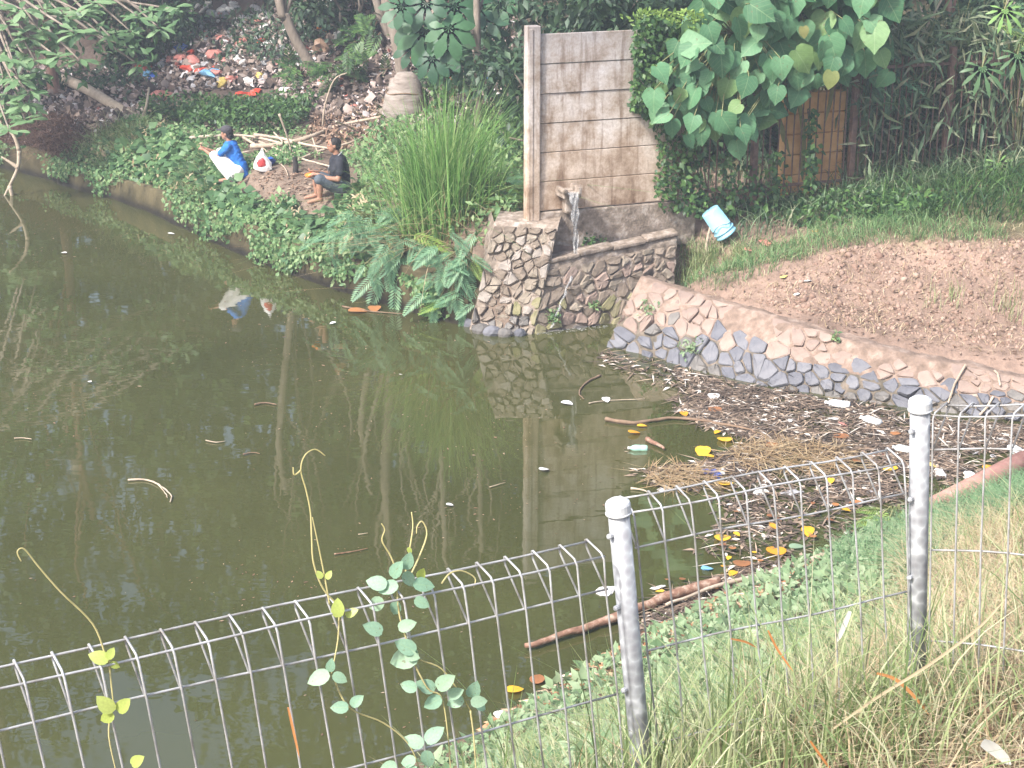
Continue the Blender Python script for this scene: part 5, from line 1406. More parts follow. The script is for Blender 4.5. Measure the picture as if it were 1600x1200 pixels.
def finger_chains(w, palm, side, curl, s=1.0):
    """wrist w, palm end point, five separate bent fingers, thumb leaving the side of the palm"""
    w, palm = Vector(w), Vector(palm); d = (palm - w).normalized(); sd = Vector(side).normalized(); up = d.cross(sd).normalized()
    out = [[(w, .024 * s), (palm, .026 * s)], [(w + d * .03 + sd * .015, .016 * s), (palm + sd * .022, .014 * s)], [(w + d * .03 - sd * .015, .016 * s), (palm - sd * .022, .014 * s)]]
    for k, (o_, l) in enumerate(((.030, .060), (.011, .072), (-.009, .067), (-.028, .052))):
        a = palm + sd * o_ * s; b = a + (d * .55 + up * curl * .45).normalized() * l * .55 * s; c = b + (d * (.4 - .4 * curl) + up * curl).normalized() * l * .5 * s
        out.append([(a, .0095 * s), (b, .0085 * s), (c, .007 * s)])
    a = w + d * .03 * s + sd * .022 * s; b = a + (d * .5 + sd * .7).normalized() * .035 * s; c = b + (d * .9 + up * curl * .4).normalized() * .032 * s
    out.append([(a, .011 * s), (b, .010 * s), (c, .008 * s)])
    return out
M_skin = m_noise('skin', [(.27, .135, .085), (.34, .18, .12), (.40, .22, .15)], 9, .5, .05, 40)
M_hair = m_noise('black_hair', [(.012, .010, .010), (.03, .026, .024)], 30, .6, .5, 60)
M_eye = m_plain('eye_white', (.6, .57, .54), .3); M_lip = m_plain('lip', (.28, .10, .08), .5); M_pupil = m_plain('pupil', (.02, .015, .012), .3)
def head_bits(o, H, f, parent_hair=True):
    """head centre H, facing +x: eyes, brows, lips as children"""
    for s in (-1, 1):
        e = flesh('eye', [], M_eye, o, .003, 0, [(H + Vector((.079, s * .032, .012)), (.010, .014, .008))]); e2 = flesh('pupil', [], M_pupil, e, .002, 0, [(H + Vector((.087, s * .033, .012)), (.005, .006, .006))])
        flesh('eyebrow', [[(H + Vector((.090, s * .016, .032)), .005), (H + Vector((.084, s * .046, .031)), .004)]], M_hair, o, .003, 0)
    flesh('lips', [[(H + Vector((.090, -.02, -.050)), .005), (H + Vector((.096, 0, -.048)), .007), (H + Vector((.090, .02, -.050)), .005)]], M_lip, o, .003, 1)
def head_ell(H):
    return [(H + Vector((0, 0, .025)), (.098, .078, .095)), (H + Vector((.022, 0, -.03)), (.07, .062, .085)), (H + Vector((.03, 0, -.075)), (.05, .042, .035)), (H + Vector((.095, 0, -.012)), (.018, .014, .022)), (H + Vector((.092, 0, .012)), (.010, .010, .02)),
            (H + Vector((-.005, .078, -.005)), (.018, .010, .028)), (H + Vector((-.005, -.078, -.005)), (.018, .010, .028))]

# the boy: squatting, arms stretched over his knees
bp = hit(372, 284)
boy = thing('person', 'squatting person in blue t-shirt, pale baggy trousers and dark cap, arms stretched forward', 'person', bp)
Hb = Vector((.155, 0, .800))
b_legs = lambda e=0.0: [c for s in (-1, 1) for c in ([[((0, s * .09, .20), .085 + e), ((.18, s * .12, .36), .075 + e), ((.34, s * .14, .45), .058 + e)], [((.34, s * .14, .45), .058 + e), ((.22, s * .125, .25), .052 + e), ((.10, s * .11, .085), .040 + e)]])]
b_torso = lambda e=0.0: [[((-.03, 0, .20), .125 + e), ((.0, 0, .33), .12 + e), ((.06, 0, .47), .125 + e), ((.10, 0, .57), .115 + e)], [((.10, -.13, .60), .055 + e), ((.10, .13, .60), .055 + e)]]
b_arm = []
for s in (-1, 1):
    b_arm += [[((.10, s * .155, .60), .052), ((.24, s * .17, .47), .042), ((.31, s * .165, .43), .036)], [((.31, s * .165, .43), .036), ((.44, s * .10, .47), .031), ((.55, s * .045, .52), .024)]]
    b_arm += finger_chains((.55, s * .045, .52), (.62, s * .035, .545), (0, -s, .3), .9)
b_feet = [[((.08, s * .11, .05), .04), ((.20, s * .125, .035), .036), ((.27, s * .13, .025), .028)] for s in (-1, 1)]
flesh('body', b_torso(-.015) + b_legs(-.01) + b_arm + b_feet + [[((.10, 0, .60), .06), ((.125, 0, .72), .05)]], M_skin, boy, .009, 3, head_ell(Hb))
M_blue = m_noise('blue_cotton', [(.015, .09, .36), (.03, .16, .52), (.05, .22, .62)], 7, .9, .5, 22)
M_cream = m_noise('pale_cotton', [(.55, .53, .52), (.72, .70, .69), (.80, .79, .78)], 6, .9, .6, 18)
sh = flesh('t_shirt', b_torso(.018) + [[((.10, s * .15, .60), .07), ((.21, s * .172, .50), .062)] for s in (-1, 1)] + [[((-.12, 0, .13), .09), ((-.04, 0, .26), .14)]], M_blue, boy, .011, 2)
flesh('chest_print', [], m_plain('print_white', (.75, .75, .74), .8), sh, .006, 0, [(Vector((.225, .02, .50)), (.02, .075, .03)), (Vector((.15, -.135, .47)), (.07, .02, .022))])
flesh('trousers', b_legs(.026) + [[((-.02, -.06, .20), .135), ((-.02, .06, .20), .135)]], M_cream, boy, .011, 2)
flesh('hair', [], M_hair, boy, .008, 2, [(Hb + Vector((-.02, 0, .03)), (.10, .088, .09)), (Hb + Vector((-.06, 0, -.03)), (.06, .075, .07))])
M_cap = m_plain('cap_cloth', (.055, .05, .058), .9)
cp = flesh('cap', [], M_cap, boy, .008, 1, [(Hb + Vector((.0, 0, .07)), (.108, .092, .075))])
flesh('brim', [], M_cap, cp, .006, 1, [(Hb + Vector((.12, 0, .062)), (.075, .07, .012))])
flesh('sandal', [[((.05, .11, .012), .03), ((.27, .13, .012), .028)]], m_plain('sandal_dark', (.06, .05, .05), .8), boy, .008, 1); flesh('sandal', [[((.05, -.11, .012), .03), ((.27, -.13, .012), .028)]], MATS['sandal_dark'], boy, .008, 1)
head_bits(boy, Hb, 1)
boy.rotation_euler = (0, 0, math.radians(168)); boy.scale = (1.0,) * 3
# the man: sitting on the bank, knees bent, hands at his lap
mp_ = hit(533, 303)
man = thing('person', 'person in black t-shirt and grey shorts sitting on the bank beside the reeds', 'person', mp_ + Vector((0, 0, -.01)))
Hm = Vector((.09, 0, .775))
m_torso = lambda e=0.0: [[((0, 0, .13), .135 + e), ((-.01, 0, .28), .13 + e), ((.02, 0, .42), .145 + e), ((.03, 0, .52), .125 + e)], [((.03, -.15, .555), .062 + e), ((.03, .15, .555), .062 + e)]]
m_thigh = lambda e=0.0: [[((.02, s * .10, .12), .10 + e), ((.20, s * .14, .21), .088 + e), ((.36, s * .17, .29), .068 + e)] for s in (-1, 1)]
m_arm = []
for s in (-1, 1):
    m_arm += [[((.03, s * .185, .555), .058), ((.05, s * .235, .40), .048), ((.08, s * .245, .29), .042)], [((.08, s * .245, .29), .042), ((.24, s * .20, .31), .036), ((.38, s * .10, .36), .027)]]
    m_arm += finger_chains((.38, s * .10, .36), (.45, s * .075, .365), (0, -s, .4), .9, 1.08)
m_shank = [[((.36, s * .17, .29), .064), ((.36, s * .165, .17), .058), ((.36, s * .15, -.0), .038)] for s in (-1, 1)]
m_feet = [[((.35, s * .15, -.02), .042), ((.46, s * .16, -.045), .036), ((.54, s * .165, -.06), .028)] for s in (-1, 1)]
flesh('body', m_torso(-.015) + m_thigh(-.012) + m_arm + m_shank + m_feet + [[((.03, 0, .55), .068), ((.06, 0, .69), .056)]], M_skin, man, .009, 3, head_ell(Hm))
M_black = m_noise('black_cotton', [(.012, .013, .018), (.025, .027, .035), (.04, .042, .05)], 7, .9, .5, 22)
M_short = m_noise('grey_shorts', [(.06, .075, .09), (.10, .12, .14)], 8, .9, .4, 24)
ms_ = flesh('t_shirt', m_torso(.02) + [[((.03, s * .175, .555), .078), ((.055, s * .235, .39), .068)] for s in (-1, 1)], M_black, man, .011, 2)
sb = [(-.02, .10, .69), (.10, .06, .56), (.185, -.02, .42), (.12, -.14, .26), (-.02, -.18, .18)]
part_ = tube(smooth_path([Vector(q) for q in sb], 4), .009, 6)
st_ = link('strap', mesh('strap', *part_), m_plain('strap_grey', (.30, .31, .32), .7), ms_)
flesh('shorts', m_thigh(.022) + [[((-.02, -.07, .12), .14), ((-.02, .07, .12), .14)]], M_short, man, .011, 2)
flesh('hair', [], M_hair, man, .008, 2, [(Hm + Vector((-.022, 0, .04)), (.105, .088, .09)), (Hm + Vector((-.055, 0, -.01)), (.062, .08, .07))])
head_bits(man, Hm, 1)
man.rotation_euler = (0, 0, math.radians(196))
# their things
bag('orange', 0, 0, .085, 'orange red bundle held in the seated man\'s hands', None, 'bundle', 'bundle', mp_ + Vector((-.47, -.14, .30)))
V, Fc = ico(2, 5, .2, (1, .7, 1)); V = V * np.array((.10, .09, .17)); V[:, 0] *= np.clip(1.25 - V[:, 2] * 3.2, .25, 1.5)
p = hit(411, 270); sbg = thing('shopping_bag', 'white shopping bag with a red print standing behind the boy', 'bag', p)
part('bag_body', (V + np.array(p + Vector((0, 0, .16))), Fc), m_plain('bag_white', (.75, .74, .73), .45), sbg)
V2b, F2b = ico(2, 5, .2, (1, .7, 1)); V2b = V2b * np.array((.065, .095, .095)); V2b[:, 0] *= np.clip(1.25 - V2b[:, 2] * 3.2, .25, 1.5)
part('red_print', (V2b + np.array(p + Vector((.0, -.012, .17))), F2b), m_plain('print_red', (.55, .06, .06), .5), sbg)
part('handle', tube(smooth_path([p + Vector((-.03, 0, .32)), p + Vector((0, 0, .40)), p + Vector((.03, 0, .32))], 4), .008, 5), MATS['bag_white'], sbg)
bag('blue', 0, 0, .11, 'blue bag right behind the white shopping bag', None, 'cloth_bag', 'bag', hit(419, 262) + Vector((0, .05, .06)))

# ================================================================== RIGHT BANK THINGS
# clay clods
P = ground_scatter(4200, 2.5, 9, 18, 22.5, [(1180, 470), (1250, 420), (1330, 385), (1450, 375), (1600, 372), (1600, 545), (1440, 525), (1300, 500)]); n = len(P); P[:, 2] -= .005
CL = ico(1, 3, .3); CLt = (CL[0], np.array(CL[1]))
M_clod = m_leaf('clay_clod', [(.19, .12, .09), (.25, .165, .125), (.30, .205, .16), (.36, .265, .21)], .95, 0)
tag(link('clay_clods', mesh('clay_clods', *scatter(CLt, P, rdir(n), rdir(n), np.minimum(RNG.exponential(.007, n) + .005, .05))), M_clod), 'crumbs and clods of pink brown clay on the right bank', 'clods', kind='stuff')
P = ground_scatter(900, 2.0, 9, 18, 23.5, [(1050, 455), (1180, 440), (1330, 385), (1600, 372), (1600, 575), (1440, 545), (1250, 505)]); n = len(P); P[:, 2] += .012
tag(link('bank_litter', mesh('bank_litter', *scatter(T_leaf(.35), P, hdir(n), rdir(n) * .35 + np.array((0, 0, 1)), RNG.uniform(.03, .09, n))), L_litter), 'dry leaf and twig scraps on the right bank clay', 'leaf litter', kind='stuff')
# upturned light blue bucket on a stake
M_bucket = m_plain('bucket_blue', (.32, .64, .80), .4)
k0 = hit(1104, 400); Yk = k0.y
axis_b = (aty(1137, 372, Yk) - aty(1107, 330, Yk)).normalized()      # from closed end to rim
c0 = aty(1109, 329, Yk)
bk = thing('bucket', 'light blue plastic bucket hung upside down on a stake', 'bucket', aty(1120, 352, Yk))
part('shell', lathe([(.005, 0), (.128, 0), (.135, .010), (.150, .40), (.158, .405), (.158, .43), (.148, .43), (.141, .40), (.125, .03), (.005, .025)], 24, c0, axis_b), M_bucket, bk, True)
part('rim', lathe([(.149, .34), (.160, .342), (.160, .356), (.149, .358)], 24, c0, axis_b), M_bucket, bk, True)
sd = axis_b.cross(Vector((0, -1, 0))).normalized()
hc = c0 + axis_b * .31
part('handle', tube(smooth_path([hc + sd * .155, hc + sd * .11 + Vector((0, -.14, .02)) + axis_b * -.05, hc + Vector((0, -.17, -.0)) + axis_b * -.09, hc - sd * .10 + Vector((0, -.15, 0)) - axis_b * .04, hc - sd * .155], 5), .006, 6), m_plain('handle_dark', (.08, .09, .10), .4, .5), bk)
stk = [k0 - Vector((0, 0, .15)), k0 + Vector((.0, 0, .2)), c0 + axis_b * .10]
solo('stake', tube(smooth_path(stk, 4), .022, 7), M_dead, 'weathered stake carrying the blue bucket', 'stake', smooth=True)
for px, py, s, col, lab in ((1195, 383, .12, 'pale red', 'red cloth rag lying on the bank right of the bucket'), (1172, 393, .08, 'pale red', 'faded pink scrap left of the red rag'), (1262, 440, .05, 'white', 'white scrap on the clay below the grass'), (1245, 462, .045, 'white', 'small white scrap near the revetment top'), (1225, 434, .05, 'yellow', 'pale leaf scrap on the bank slope'), (1313, 312, .07, 'orange', 'orange leaf caught in the weeds at the fence foot'), (1275, 362, .05, 'orange', 'small orange scrap on the crest grass')):
    bag(col, px, py, s, lab, None, 'scrap', 'scrap', sq=.3)
for px, lab in (([(1508, 566), (1490, 605), (1479, 638)], 'pale stick leaning on the revetment, behind the right post'), ([(1556, 560), (1560, 585), (1564, 604)], 'short pale stick leaning on the revetment at the right edge'), ([(1550, 622), (1538, 640), (1530, 652)], 'thin pale stick low on the revetment at the right')):
    solo('stick', tube([revp(*q) + Vector((0, -.02, .02)) for q in px], .013, 6), M_dead, lab, 'stick', 'sticks on the revetment')

# ================================================================== FLOATING THINGS
mat_poly = [(935, 548), (1010, 562), (1100, 588), (1200, 610), (1330, 628), (1430, 645), (1600, 668), (1640, 690), (1600, 745), (1440, 800), (1300, 853), (1200, 900), (1100, 945), (1010, 990), (985, 985), (1060, 925), (1150, 895), (1085, 860), (1130, 815), (1110, 780), (1050, 765), (985, 752), (1000, 735), (1090, 725), (1180, 690), (1100, 668), (1050, 640), (1060, 612), (1000, 590), (945, 575)]
def float_scatter(n, poly, dens=None):
    xs = [atz(*p) for p in poly]; x0, x1 = min(p.x for p in xs), max(p.x for p in xs); y0, y1 = min(p.y for p in xs), max(p.y for p in xs)
    out, tot = [], 0
    wp = [(p.x, p.y) for p in xs]
    while tot < n:
        X = RNG.uniform(x0, x1, 3 * n); Y = RNG.uniform(y0, y1, 3 * n); k = in_poly(X, Y, wp) & (Hq(X, Y) < .03)
        if dens is not None: k &= RNG.uniform(0, 1, 3 * n) < dens(X, Y)
        q = np.stack([X[k], Y[k], RNG.uniform(.004, .022, k.sum())], 1); out.append(q); tot += len(q)
    return np.vstack(out)[:n]
M_deb = m_leaf('debris', [(.06, .044, .033, 0), (.11, .08, .06, .25), (.18, .13, .095, .5), (.27, .20, .145, .72), (.40, .30, .22, .84), (.60, .54, .47, .92)], .7, 0, interp='CONSTANT')
dn = lambda X, Y: np.clip(.45 + .85 * fbm(X * 1.3, Y * 1.3, 81), .12, 1)
P = float_scatter(11000, mat_poly, dn); n = len(P)
tag(link('floating_debris', mesh('floating_debris', *scatter(T_leaf(.3, .05, .05), P, hdir(n), rdir(n) * .16 + np.array((0, 0, 1)), RNG.uniform(.04, .16, n))), M_deb), 'mat of brown leaf and twig debris floating in the corner of the pond', 'debris', kind='stuff')
P = float_scatter(2600, mat_poly, dn); n = len(P); P[:, 2] += .012
tag(link('floating_twigs', mesh('floating_twigs', *scatter(T_leaf(.05, .01, .02), P, hdir(n) + np.array((.5, 0, 0)), rdir(n) * .15 + np.array((0, 0, 1)), RNG.uniform(.12, .42, n))), M_deb), 'fine twigs and stalks afloat in the debris mat', 'debris', kind='stuff')
for k, (poly, nn, lab) in enumerate([([(1000, 740), (1050, 733), (1110, 745), (1120, 760), (1060, 768), (1005, 760)], 320, 'small raft of dry straw beside the blue bag'), ([(1130, 705), (1200, 690), (1310, 705), (1330, 735), (1240, 740), (1150, 728)], 620, 'larger raft of dry orange straw right of the blue bag')]):
    P = float_scatter(nn, poly); P[:, 2] += RNG.uniform(.015, .07, nn)
    tag(link('straw_raft', mesh('straw_raft', *scatter(T_leaf(.03, .0, .0), P, hdir(nn) + np.array((.8, .0, 0)), rdir(nn) * .3 + np.array((0, 0, 1)), RNG.uniform(.15, .5, nn))), L_reed_dry), lab, 'straw', kind='stuff')
# shore litter of fallen leaves, near side
P = ground_scatter(4200, -1.5, 6, 9, 17, [(1000, 960), (1130, 880), (1250, 830), (1330, 800), (1360, 830), (1300, 870), (1230, 920), (1120, 975), (1000, 1040), (850, 1110), (760, 1150), (790, 1090), (900, 1030)]); n = len(P); P[:, 2] += .015
tag(link('shore_litter', mesh('shore_litter', *scatter(T_leaf(.4), P, hdir(n), rdir(n) * .3 + np.array((0, 0, 1)), RNG.uniform(.05, .16, n))), m_leaf('leaf_red_brown', [(.12, .06, .035), (.26, .12, .06), (.40, .19, .09), (.50, .33, .2), (.6, .5, .4)], .7, .1)), 'fallen brown leaves washed up along the near shore', 'leaf litter', kind='stuff')

OV = mesh('floating_leaf', *OVATE)
OV.materials.append(L_yellow)
OVb = OV.copy(); OVb.materials.clear(); OVb.materials.append(m_leaf('leaf_orange_brown', [(.24, .10, .045), (.40, .18, .07)], .6, .1, 'object'))
OVg = OV.copy(); OVg.materials.clear(); OVg.materials.append(L_vine)
def fleaf(px, py, s, lab, me=OV, z=.03):
    p = atz(px, py, 0); p.z = max(.0, float(Hq(p.x, p.y))) + z
    a = random.uniform(0, 6.28)
    M = Matrix.Translation(p) @ Matrix.Rotation(a, 4, 'Z') @ Matrix.Rotation(random.uniform(-.12, .12), 4, 'X') @ Matrix.Translation((0, -s / 2, 0)) @ Matrix.Diagonal((s * 1.2, s, s, 1))
    tag(piece('floating_leaf', me, M), lab, 'leaf', 'fallen leaves on the pond')
for px, py, s, lab in [(992, 678, .17, 'yellow leaf floating alone on open water left of the debris mat'), (1003, 668, .12, 'small yellow leaf just above the lone one'), (1132, 688, .24, 'large yellow leaf at the tip of the dark gap in the debris'), (1098, 708, .24, 'long yellow leaf above the blue bag'), (1069, 649, .14, 'yellow leaf at the left end of the floating twig'), (1120, 678, .1, 'small yellow bit above the large yellow leaf'),
      (1129, 842, .22, 'broad yellow leaf seen through the near fence panel, farther from shore'), (1211, 862, .26, 'broad yellow leaf seen through the near fence panel, nearer the shore'), (1134, 757, .24, 'yellow leaf behind the top rail of the near fence panel'), (1112, 716, .14, 'small yellow leaf touching the long one above the blue bag'), (805, 1081, .16, 'yellow leaf on the shore litter left of the near post'), (1390, 735, .18, 'yellow leaf in the debris left of the right post'), (1545, 733, .15, 'yellow leaf in the debris right of the right post'), (1262, 833, .18, 'yellow leaf on the shore litter at the right')]:
    fleaf(px, py, s, lab)
for px, py, s, lab in [(1159, 882, .24, 'orange brown leaf at the shore between the two broad yellow ones'), (1310, 684, .24, 'long orange brown leaf at the right end of the straw raft'), (1118, 644, .22, 'orange brown leaf with dark tip on the floating twig'), (1340, 722, .16, 'orange leaf among the white scraps near the right post'), (1265, 875, .2, 'brown leaf high on the shore litter'), (1205, 700, .18, 'brown leaf on the straw raft'), (1430, 760, .2, 'orange leaf at the shore left of the pipe'), (1400, 680, .15, 'brown orange leaf behind the right post'), (560, 487, .3, 'rusty brown leaf floating under the far bank wall'), (585, 484, .26, 'second rusty leaf under the far bank wall'), (840, 1064, .17, 'brown leaf on the shore left of the near post')]:
    fleaf(px, py, s, lab, OVb)
for k in range(26):
    t = random.random(); x, y = 1010 + 320 * t + random.gauss(0, 24), 952 - 132 * t + random.gauss(-28, 24)
    fleaf(x, y, random.uniform(.06, .125), 'small %s leaf in the leaf litter along the near shore' % ('yellow' if k % 5 < 2 else 'orange brown'), OV if k % 5 < 2 else OVb, .045)
fleaf(1245, 857, .16, 'green leaf lying on the shore litter', OVg)
M_white = m_plain('foam_white', (.74, .73, .71), .6)
OVw = OV.copy(); OVw.materials.clear(); OVw.materials.append(M_white)
for px, py, s, lab in [(851, 736, .14, 'pale dry leaf floating before the reflection of the wall'), (703, 792, .08, 'small white petal on open water'), (886, 632, .16, 'pale curled leaf at the left of the floating twigs'), (947, 627, .14, 'pale leaf at the twig left of the debris'), (1585, 655, .2, 'white scrap by the revetment at the right edge'), (1115, 622, .2, 'white foam scrap at the upper left of the debris'), (1100, 570, .1, 'pale flake at the revetment foot'), (627, 588, .06, 'tiny pale flake in the middle of the pond'), (140, 599, .07, 'tiny pale flake at the left of the pond'), (268, 367, .12, 'pale flake below the far bank wall at the left'), (520, 507, .1, 'white flake near the rusty leaves'), (100, 397, .1, 'pale flake at the far left of the pond')]:
    fleaf(px, py, s, lab, OVw)
M_clear = m_plain('bottle_milky', (.62, .66, .66), .2); M_green = m_plain('bottle_green', (.35, .60, .48), .25)
def bottle(px, py, L, r, ang, lab, m):
    p = atz(px, py, 0); p.z = max(0, float(Hq(p.x, p.y)))
    d = Vector((math.cos(ang), math.sin(ang), .05))
    o = thing('bottle', lab, 'bottle', p, 'bottles in the debris'); c = p + Vector((0, 0, r * .5)) - d * L / 2
    part('body', lathe([(.004, 0), (r * .85, 0), (r, L * .06), (r, L * .3), (r * .93, L * .34), (r, L * .38), (r, L * .62), (r * .85, L * .74), (r * .38, L * .88), (r * .36, L * .93), (.004, L * .93)], 14, c, d), m, o, True)
    part('cap', lathe([(r * .42, L * .92), (r * .42, L)], 12, c, d), M_white, o)
bottle(1308, 635, .30, .055, 2.8, 'milky plastic bottle at the revetment foot, middle of the debris', M_clear)
bottle(1360, 661, .28, .055, 2.3, 'pale plastic bottle left of the right post', M_clear)
bottle(996, 703, .22, .04, 3.2, 'small green tinted bottle on open water left of the debris', M_green)
bottle(1408, 705, .20, .05, 2.6, 'squat pale bottle just left of the right post', M_clear)
bottle(1584, 706, .18, .055, 2.0, 'whitish can like bottle above the pipe at the right edge', M_clear)
bottle(1517, 749, .22, .055, 1.9, 'white bottle on the shore at the pipe, right of the post', M_white)
for col, px, py, s, lab in [('blue', 1110, 742, .15, 'bright blue plastic bag in the debris behind the near fence'), ('light blue', 1103, 889, .11, 'light blue scrap of plastic at the shore seen through the near fence'), ('white', 1125, 738, .13, 'white plastic scrap right of the bright blue bag'), ('white', 1188, 770, .12, 'white foam lump behind the fence top rail'), ('white', 1320, 700, .07, 'white foam ball in the debris'), ('grey', 1236, 771, .15, 'crumpled clear plastic right of the foam lump'), ('pale red', 1318, 664, .1, 'pinkish foam lump by the pale bottle'),
      ('white', 1300, 655, .1, 'white film scrap in the middle of the debris'), ('white', 1378, 676, .1, 'white film between bottles left of the right post'), ('white', 1258, 650, .09, 'white scrap upper middle of the debris'), ('white', 1230, 660, .08, 'smaller white scrap left of the upper middle one'), ('white', 1122, 660, .1, 'white lump on the floating twig'), ('white', 1195, 660, .08, 'white crumb above the dark gap'), ('white', 1465, 742, .13, 'white film scrap right of the right post'), ('yellow', 1455, 728, .12, 'pale yellow film scrap right behind the right post'), ('white', 948, 925, .14, 'white palm sheath floating left of the near post'), ('white', 1025, 920, .1, 'white scrap at the shore right of the near post'), ('white', 785, 1118, .1, 'white scrap on the near shore'), ('white', 1040, 765, .1, 'curled pale scrap below the small straw raft'), ('red', 1370, 710, .07, 'small red scrap left of the right post'), ('white', 1570, 690, .13, 'white film scrap at the right edge of the debris'), ('white', 1345, 782, .08, 'white scrap near the shore behind the fence panel')]:
    p = atz(px, py, 0); p.z = max(0, float(Hq(p.x, p.y)))
    s *= .72
    bag(col, px, py, s, lab, 'plastic afloat in the debris', 'plastic_scrap', 'plastic', p - Vector((0, 0, s * .16)), .4)
for _ in range(70):
    x, y = random.uniform(1000, 1600), random.uniform(570, 850)
    if not in_poly(np.array([x]), np.array([y]), mat_poly)[0]: continue
    bag(random.choice(['white', 'grey', 'grey', 'brown']), x, y, random.uniform(.02, .045), 'small pale crumb floating in the brown debris mat', 'pale crumbs in the debris', 'plastic_crumb', 'plastic', atz(x, y, 0), .4)
P = float_scatter(1500, [(0, 300), (120, 300), (400, 425), (720, 520), (940, 560), (1060, 640), (960, 780), (900, 1000), (700, 1130), (400, 1190), (0, 1190)], lambda X, Y: np.clip(fbm(X * .5, Y * .5, 87) * .9 + .15, .02, 1)); n = len(P); P[:, 2] = RNG.uniform(.002, .006, n)
tag(link('water_specks', mesh('water_specks', *scatter(T_leaf(.4, .01, .01), P, hdir(n), np.tile((0, 0, 1.), (n, 1)), RNG.gamma(2, .008, n) + .006)), L_litter), 'specks of pollen and leaf bits drifting on the open water', 'specks', kind='stuff')
# branches and twigs on the water
def fbranch(px, r_, lab, m=M_twig, z=.03, cat='branch', n=7):
    if r_ <= .022: r_ *= .62; z = .015
    pp = []
    for q in px:
        p = atz(q[0], q[1], 0); p.z = max(0, float(Hq(p.x, p.y))) + z; pp.append(p)
    pp = [q + Vector((random.uniform(-1, 1), random.uniform(-1, 1), random.uniform(-.3, .6))) * r_ * .35 for q in smooth_path(pp, 5)]
    return solo('floating_branch', tube(pp, [r_ * (1 - .6 * i / len(pp)) * random.uniform(.85, 1.12) for i in range(len(pp))], n), m, lab, cat, 'branches on the water', True)
M_redbark = m_noise('red_branch', [(.13, .07, .048), (.25, .14, .095), (.50, .38, .30)], 14, .8, .4, 30)
fbranch([(1122, 916), (1050, 938), (960, 972), (890, 996), (822, 1016)], .055, 'red brown branch floating along the near shore behind the near post', M_redbark, .05)
fbranch([(1290, 900), (1200, 905), (1120, 925), (1040, 955)], .03, 'dry grey branch above the red brown one at the shore', M_dead, .06)
fbranch([(938, 588), (915, 600), (905, 615), (912, 625)], .022, 'bent twig curling on open water left of the debris', M_twig)
fbranch([(920, 632), (945, 628), (1008, 625)], .014, 'thin straight pale twig left of the debris', M_dead)
fbranch([(945, 658), (990, 664), (1060, 657), (1160, 672), (1180, 680)], .025, 'long floating twig along the edge of the debris', M_twig)
fbranch([(985, 765), (1005, 768), (1022, 775)], .02, 'short grey curled stick below the small straw raft', M_dead)
fbranch([(200, 752), (230, 752), (252, 762), (268, 776), (266, 786)], .02, 'curved brown branch floating at the left of the pond', M_dead)
fbranch([(245, 757), (258, 772), (262, 780)], .012, 'thin twig lying across the curved branch at the left', M_dead)
fbranch([(522, 868), (545, 865), (575, 859)], .012, 'thin stick with an orange end on open water behind the vine', M_redbark)
fbranch([(398, 634), (415, 631), (432, 634)], .02, 'dark twig on the water in the middle left', M_twig)
fbranch([(322, 690), (338, 693), (352, 691)], .012, 'small twig on the water at the left', M_dead)
fbranch([(22, 687), (35, 686), (50, 688)], .014, 'pale twig at the left edge of the pond', M_dead)
fbranch([(380, 712), (395, 709), (406, 711)], .014, 'short dark twig left of the tall tendril', M_twig)
fbranch([(560, 837), (575, 835)], .008, 'tiny pale stalk on open water by the vine', M_dead)
fbranch([(765, 763), (790, 756)], .010, 'pale stalk floating below the reed reflection', M_dead)
fbranch([(535, 480), (580, 488), (630, 492)], .02, 'thin branch floating under the far bank wall by the rusty leaves', M_twig)
fbranch([(1010, 690), (1025, 697), (1038, 705)], .03, 'brown dry frond piece right of the lone yellow leaf', M_redbark)
fbranch([(985, 790), (960, 778)], .01, 'thin pale stalk next to the near post', M_dead)
# brown pipe at the shore
a = atz(1462, 795, .10); b = aty(1640, 700, atz(1600, 742, 0).y + .1)
a = Vector((a.x, a.y, max(a.z, float(Hq(a.x, a.y)) + .06)))
solo('pipe', tube([a, a.lerp(b, .5), b], .115, 14), m_noise('pipe_brown', [(.24, .12, .10), (.33, .18, .15), (.40, .24, .2)], 6, .55, .2, 20), 'thick red brown pipe running into the pond at the right edge', 'pipe', smooth=True)

# ================================================================== NEAR FENCE
def galv_mat():
    m, t, b = base_mat('galvanised')
    tc = t.nodes.new('ShaderNodeTexCoord'); v = t.nodes.new('ShaderNodeTexVoronoi'); v.inputs['Scale'].default_value = 38
    nz = t.nodes.new('ShaderNodeTexNoise'); nz.inputs['Scale'].default_value = 12; nz.inputs['Detail'].default_value = 5
    t.links.new(tc.outputs['Object'], v.inputs['Vector']); t.links.new(tc.outputs['Object'], nz.inputs['Vector'])
    mx = t.nodes.new('ShaderNodeMix'); mx.data_type = 'FLOAT'; mx.inputs[0].default_value = .45
    t.links.new(v.outputs['Distance'], mx.inputs[2]); t.links.new(nz.outputs[0], mx.inputs[3])
    r = ramp_node(t, [(.24, .24, .25, .28), (.30, .305, .315, .45), (.36, .37, .38, .58), (.54, .55, .56, .70)])
    t.links.new(mx.outputs[0], r.inputs[0]); t.links.new(r.outputs[0], b.inputs['Base Color'])
    b.inputs['Metallic'].default_value = .1; b.inputs['Roughness'].default_value = .6
    bp = t.nodes.new('ShaderNodeBump'); bp.inputs['Strength'].default_value = .3; bp.inputs['Distance'].default_value = .004
    t.links.new(nz.outputs[0], bp.inputs['Height']); t.links.new(bp.outputs[0], b.inputs['Normal'])
    return m
M_galv = galv_mat()
M_cap = m_plain('post_cap', (.50, .51, .51), .5)
M_wire = m_noise('galvanised_wire', [(.24, .22, .20), (.40, .395, .39), (.52, .52, .52)], 14, .5, .1, 60, metal=.3)
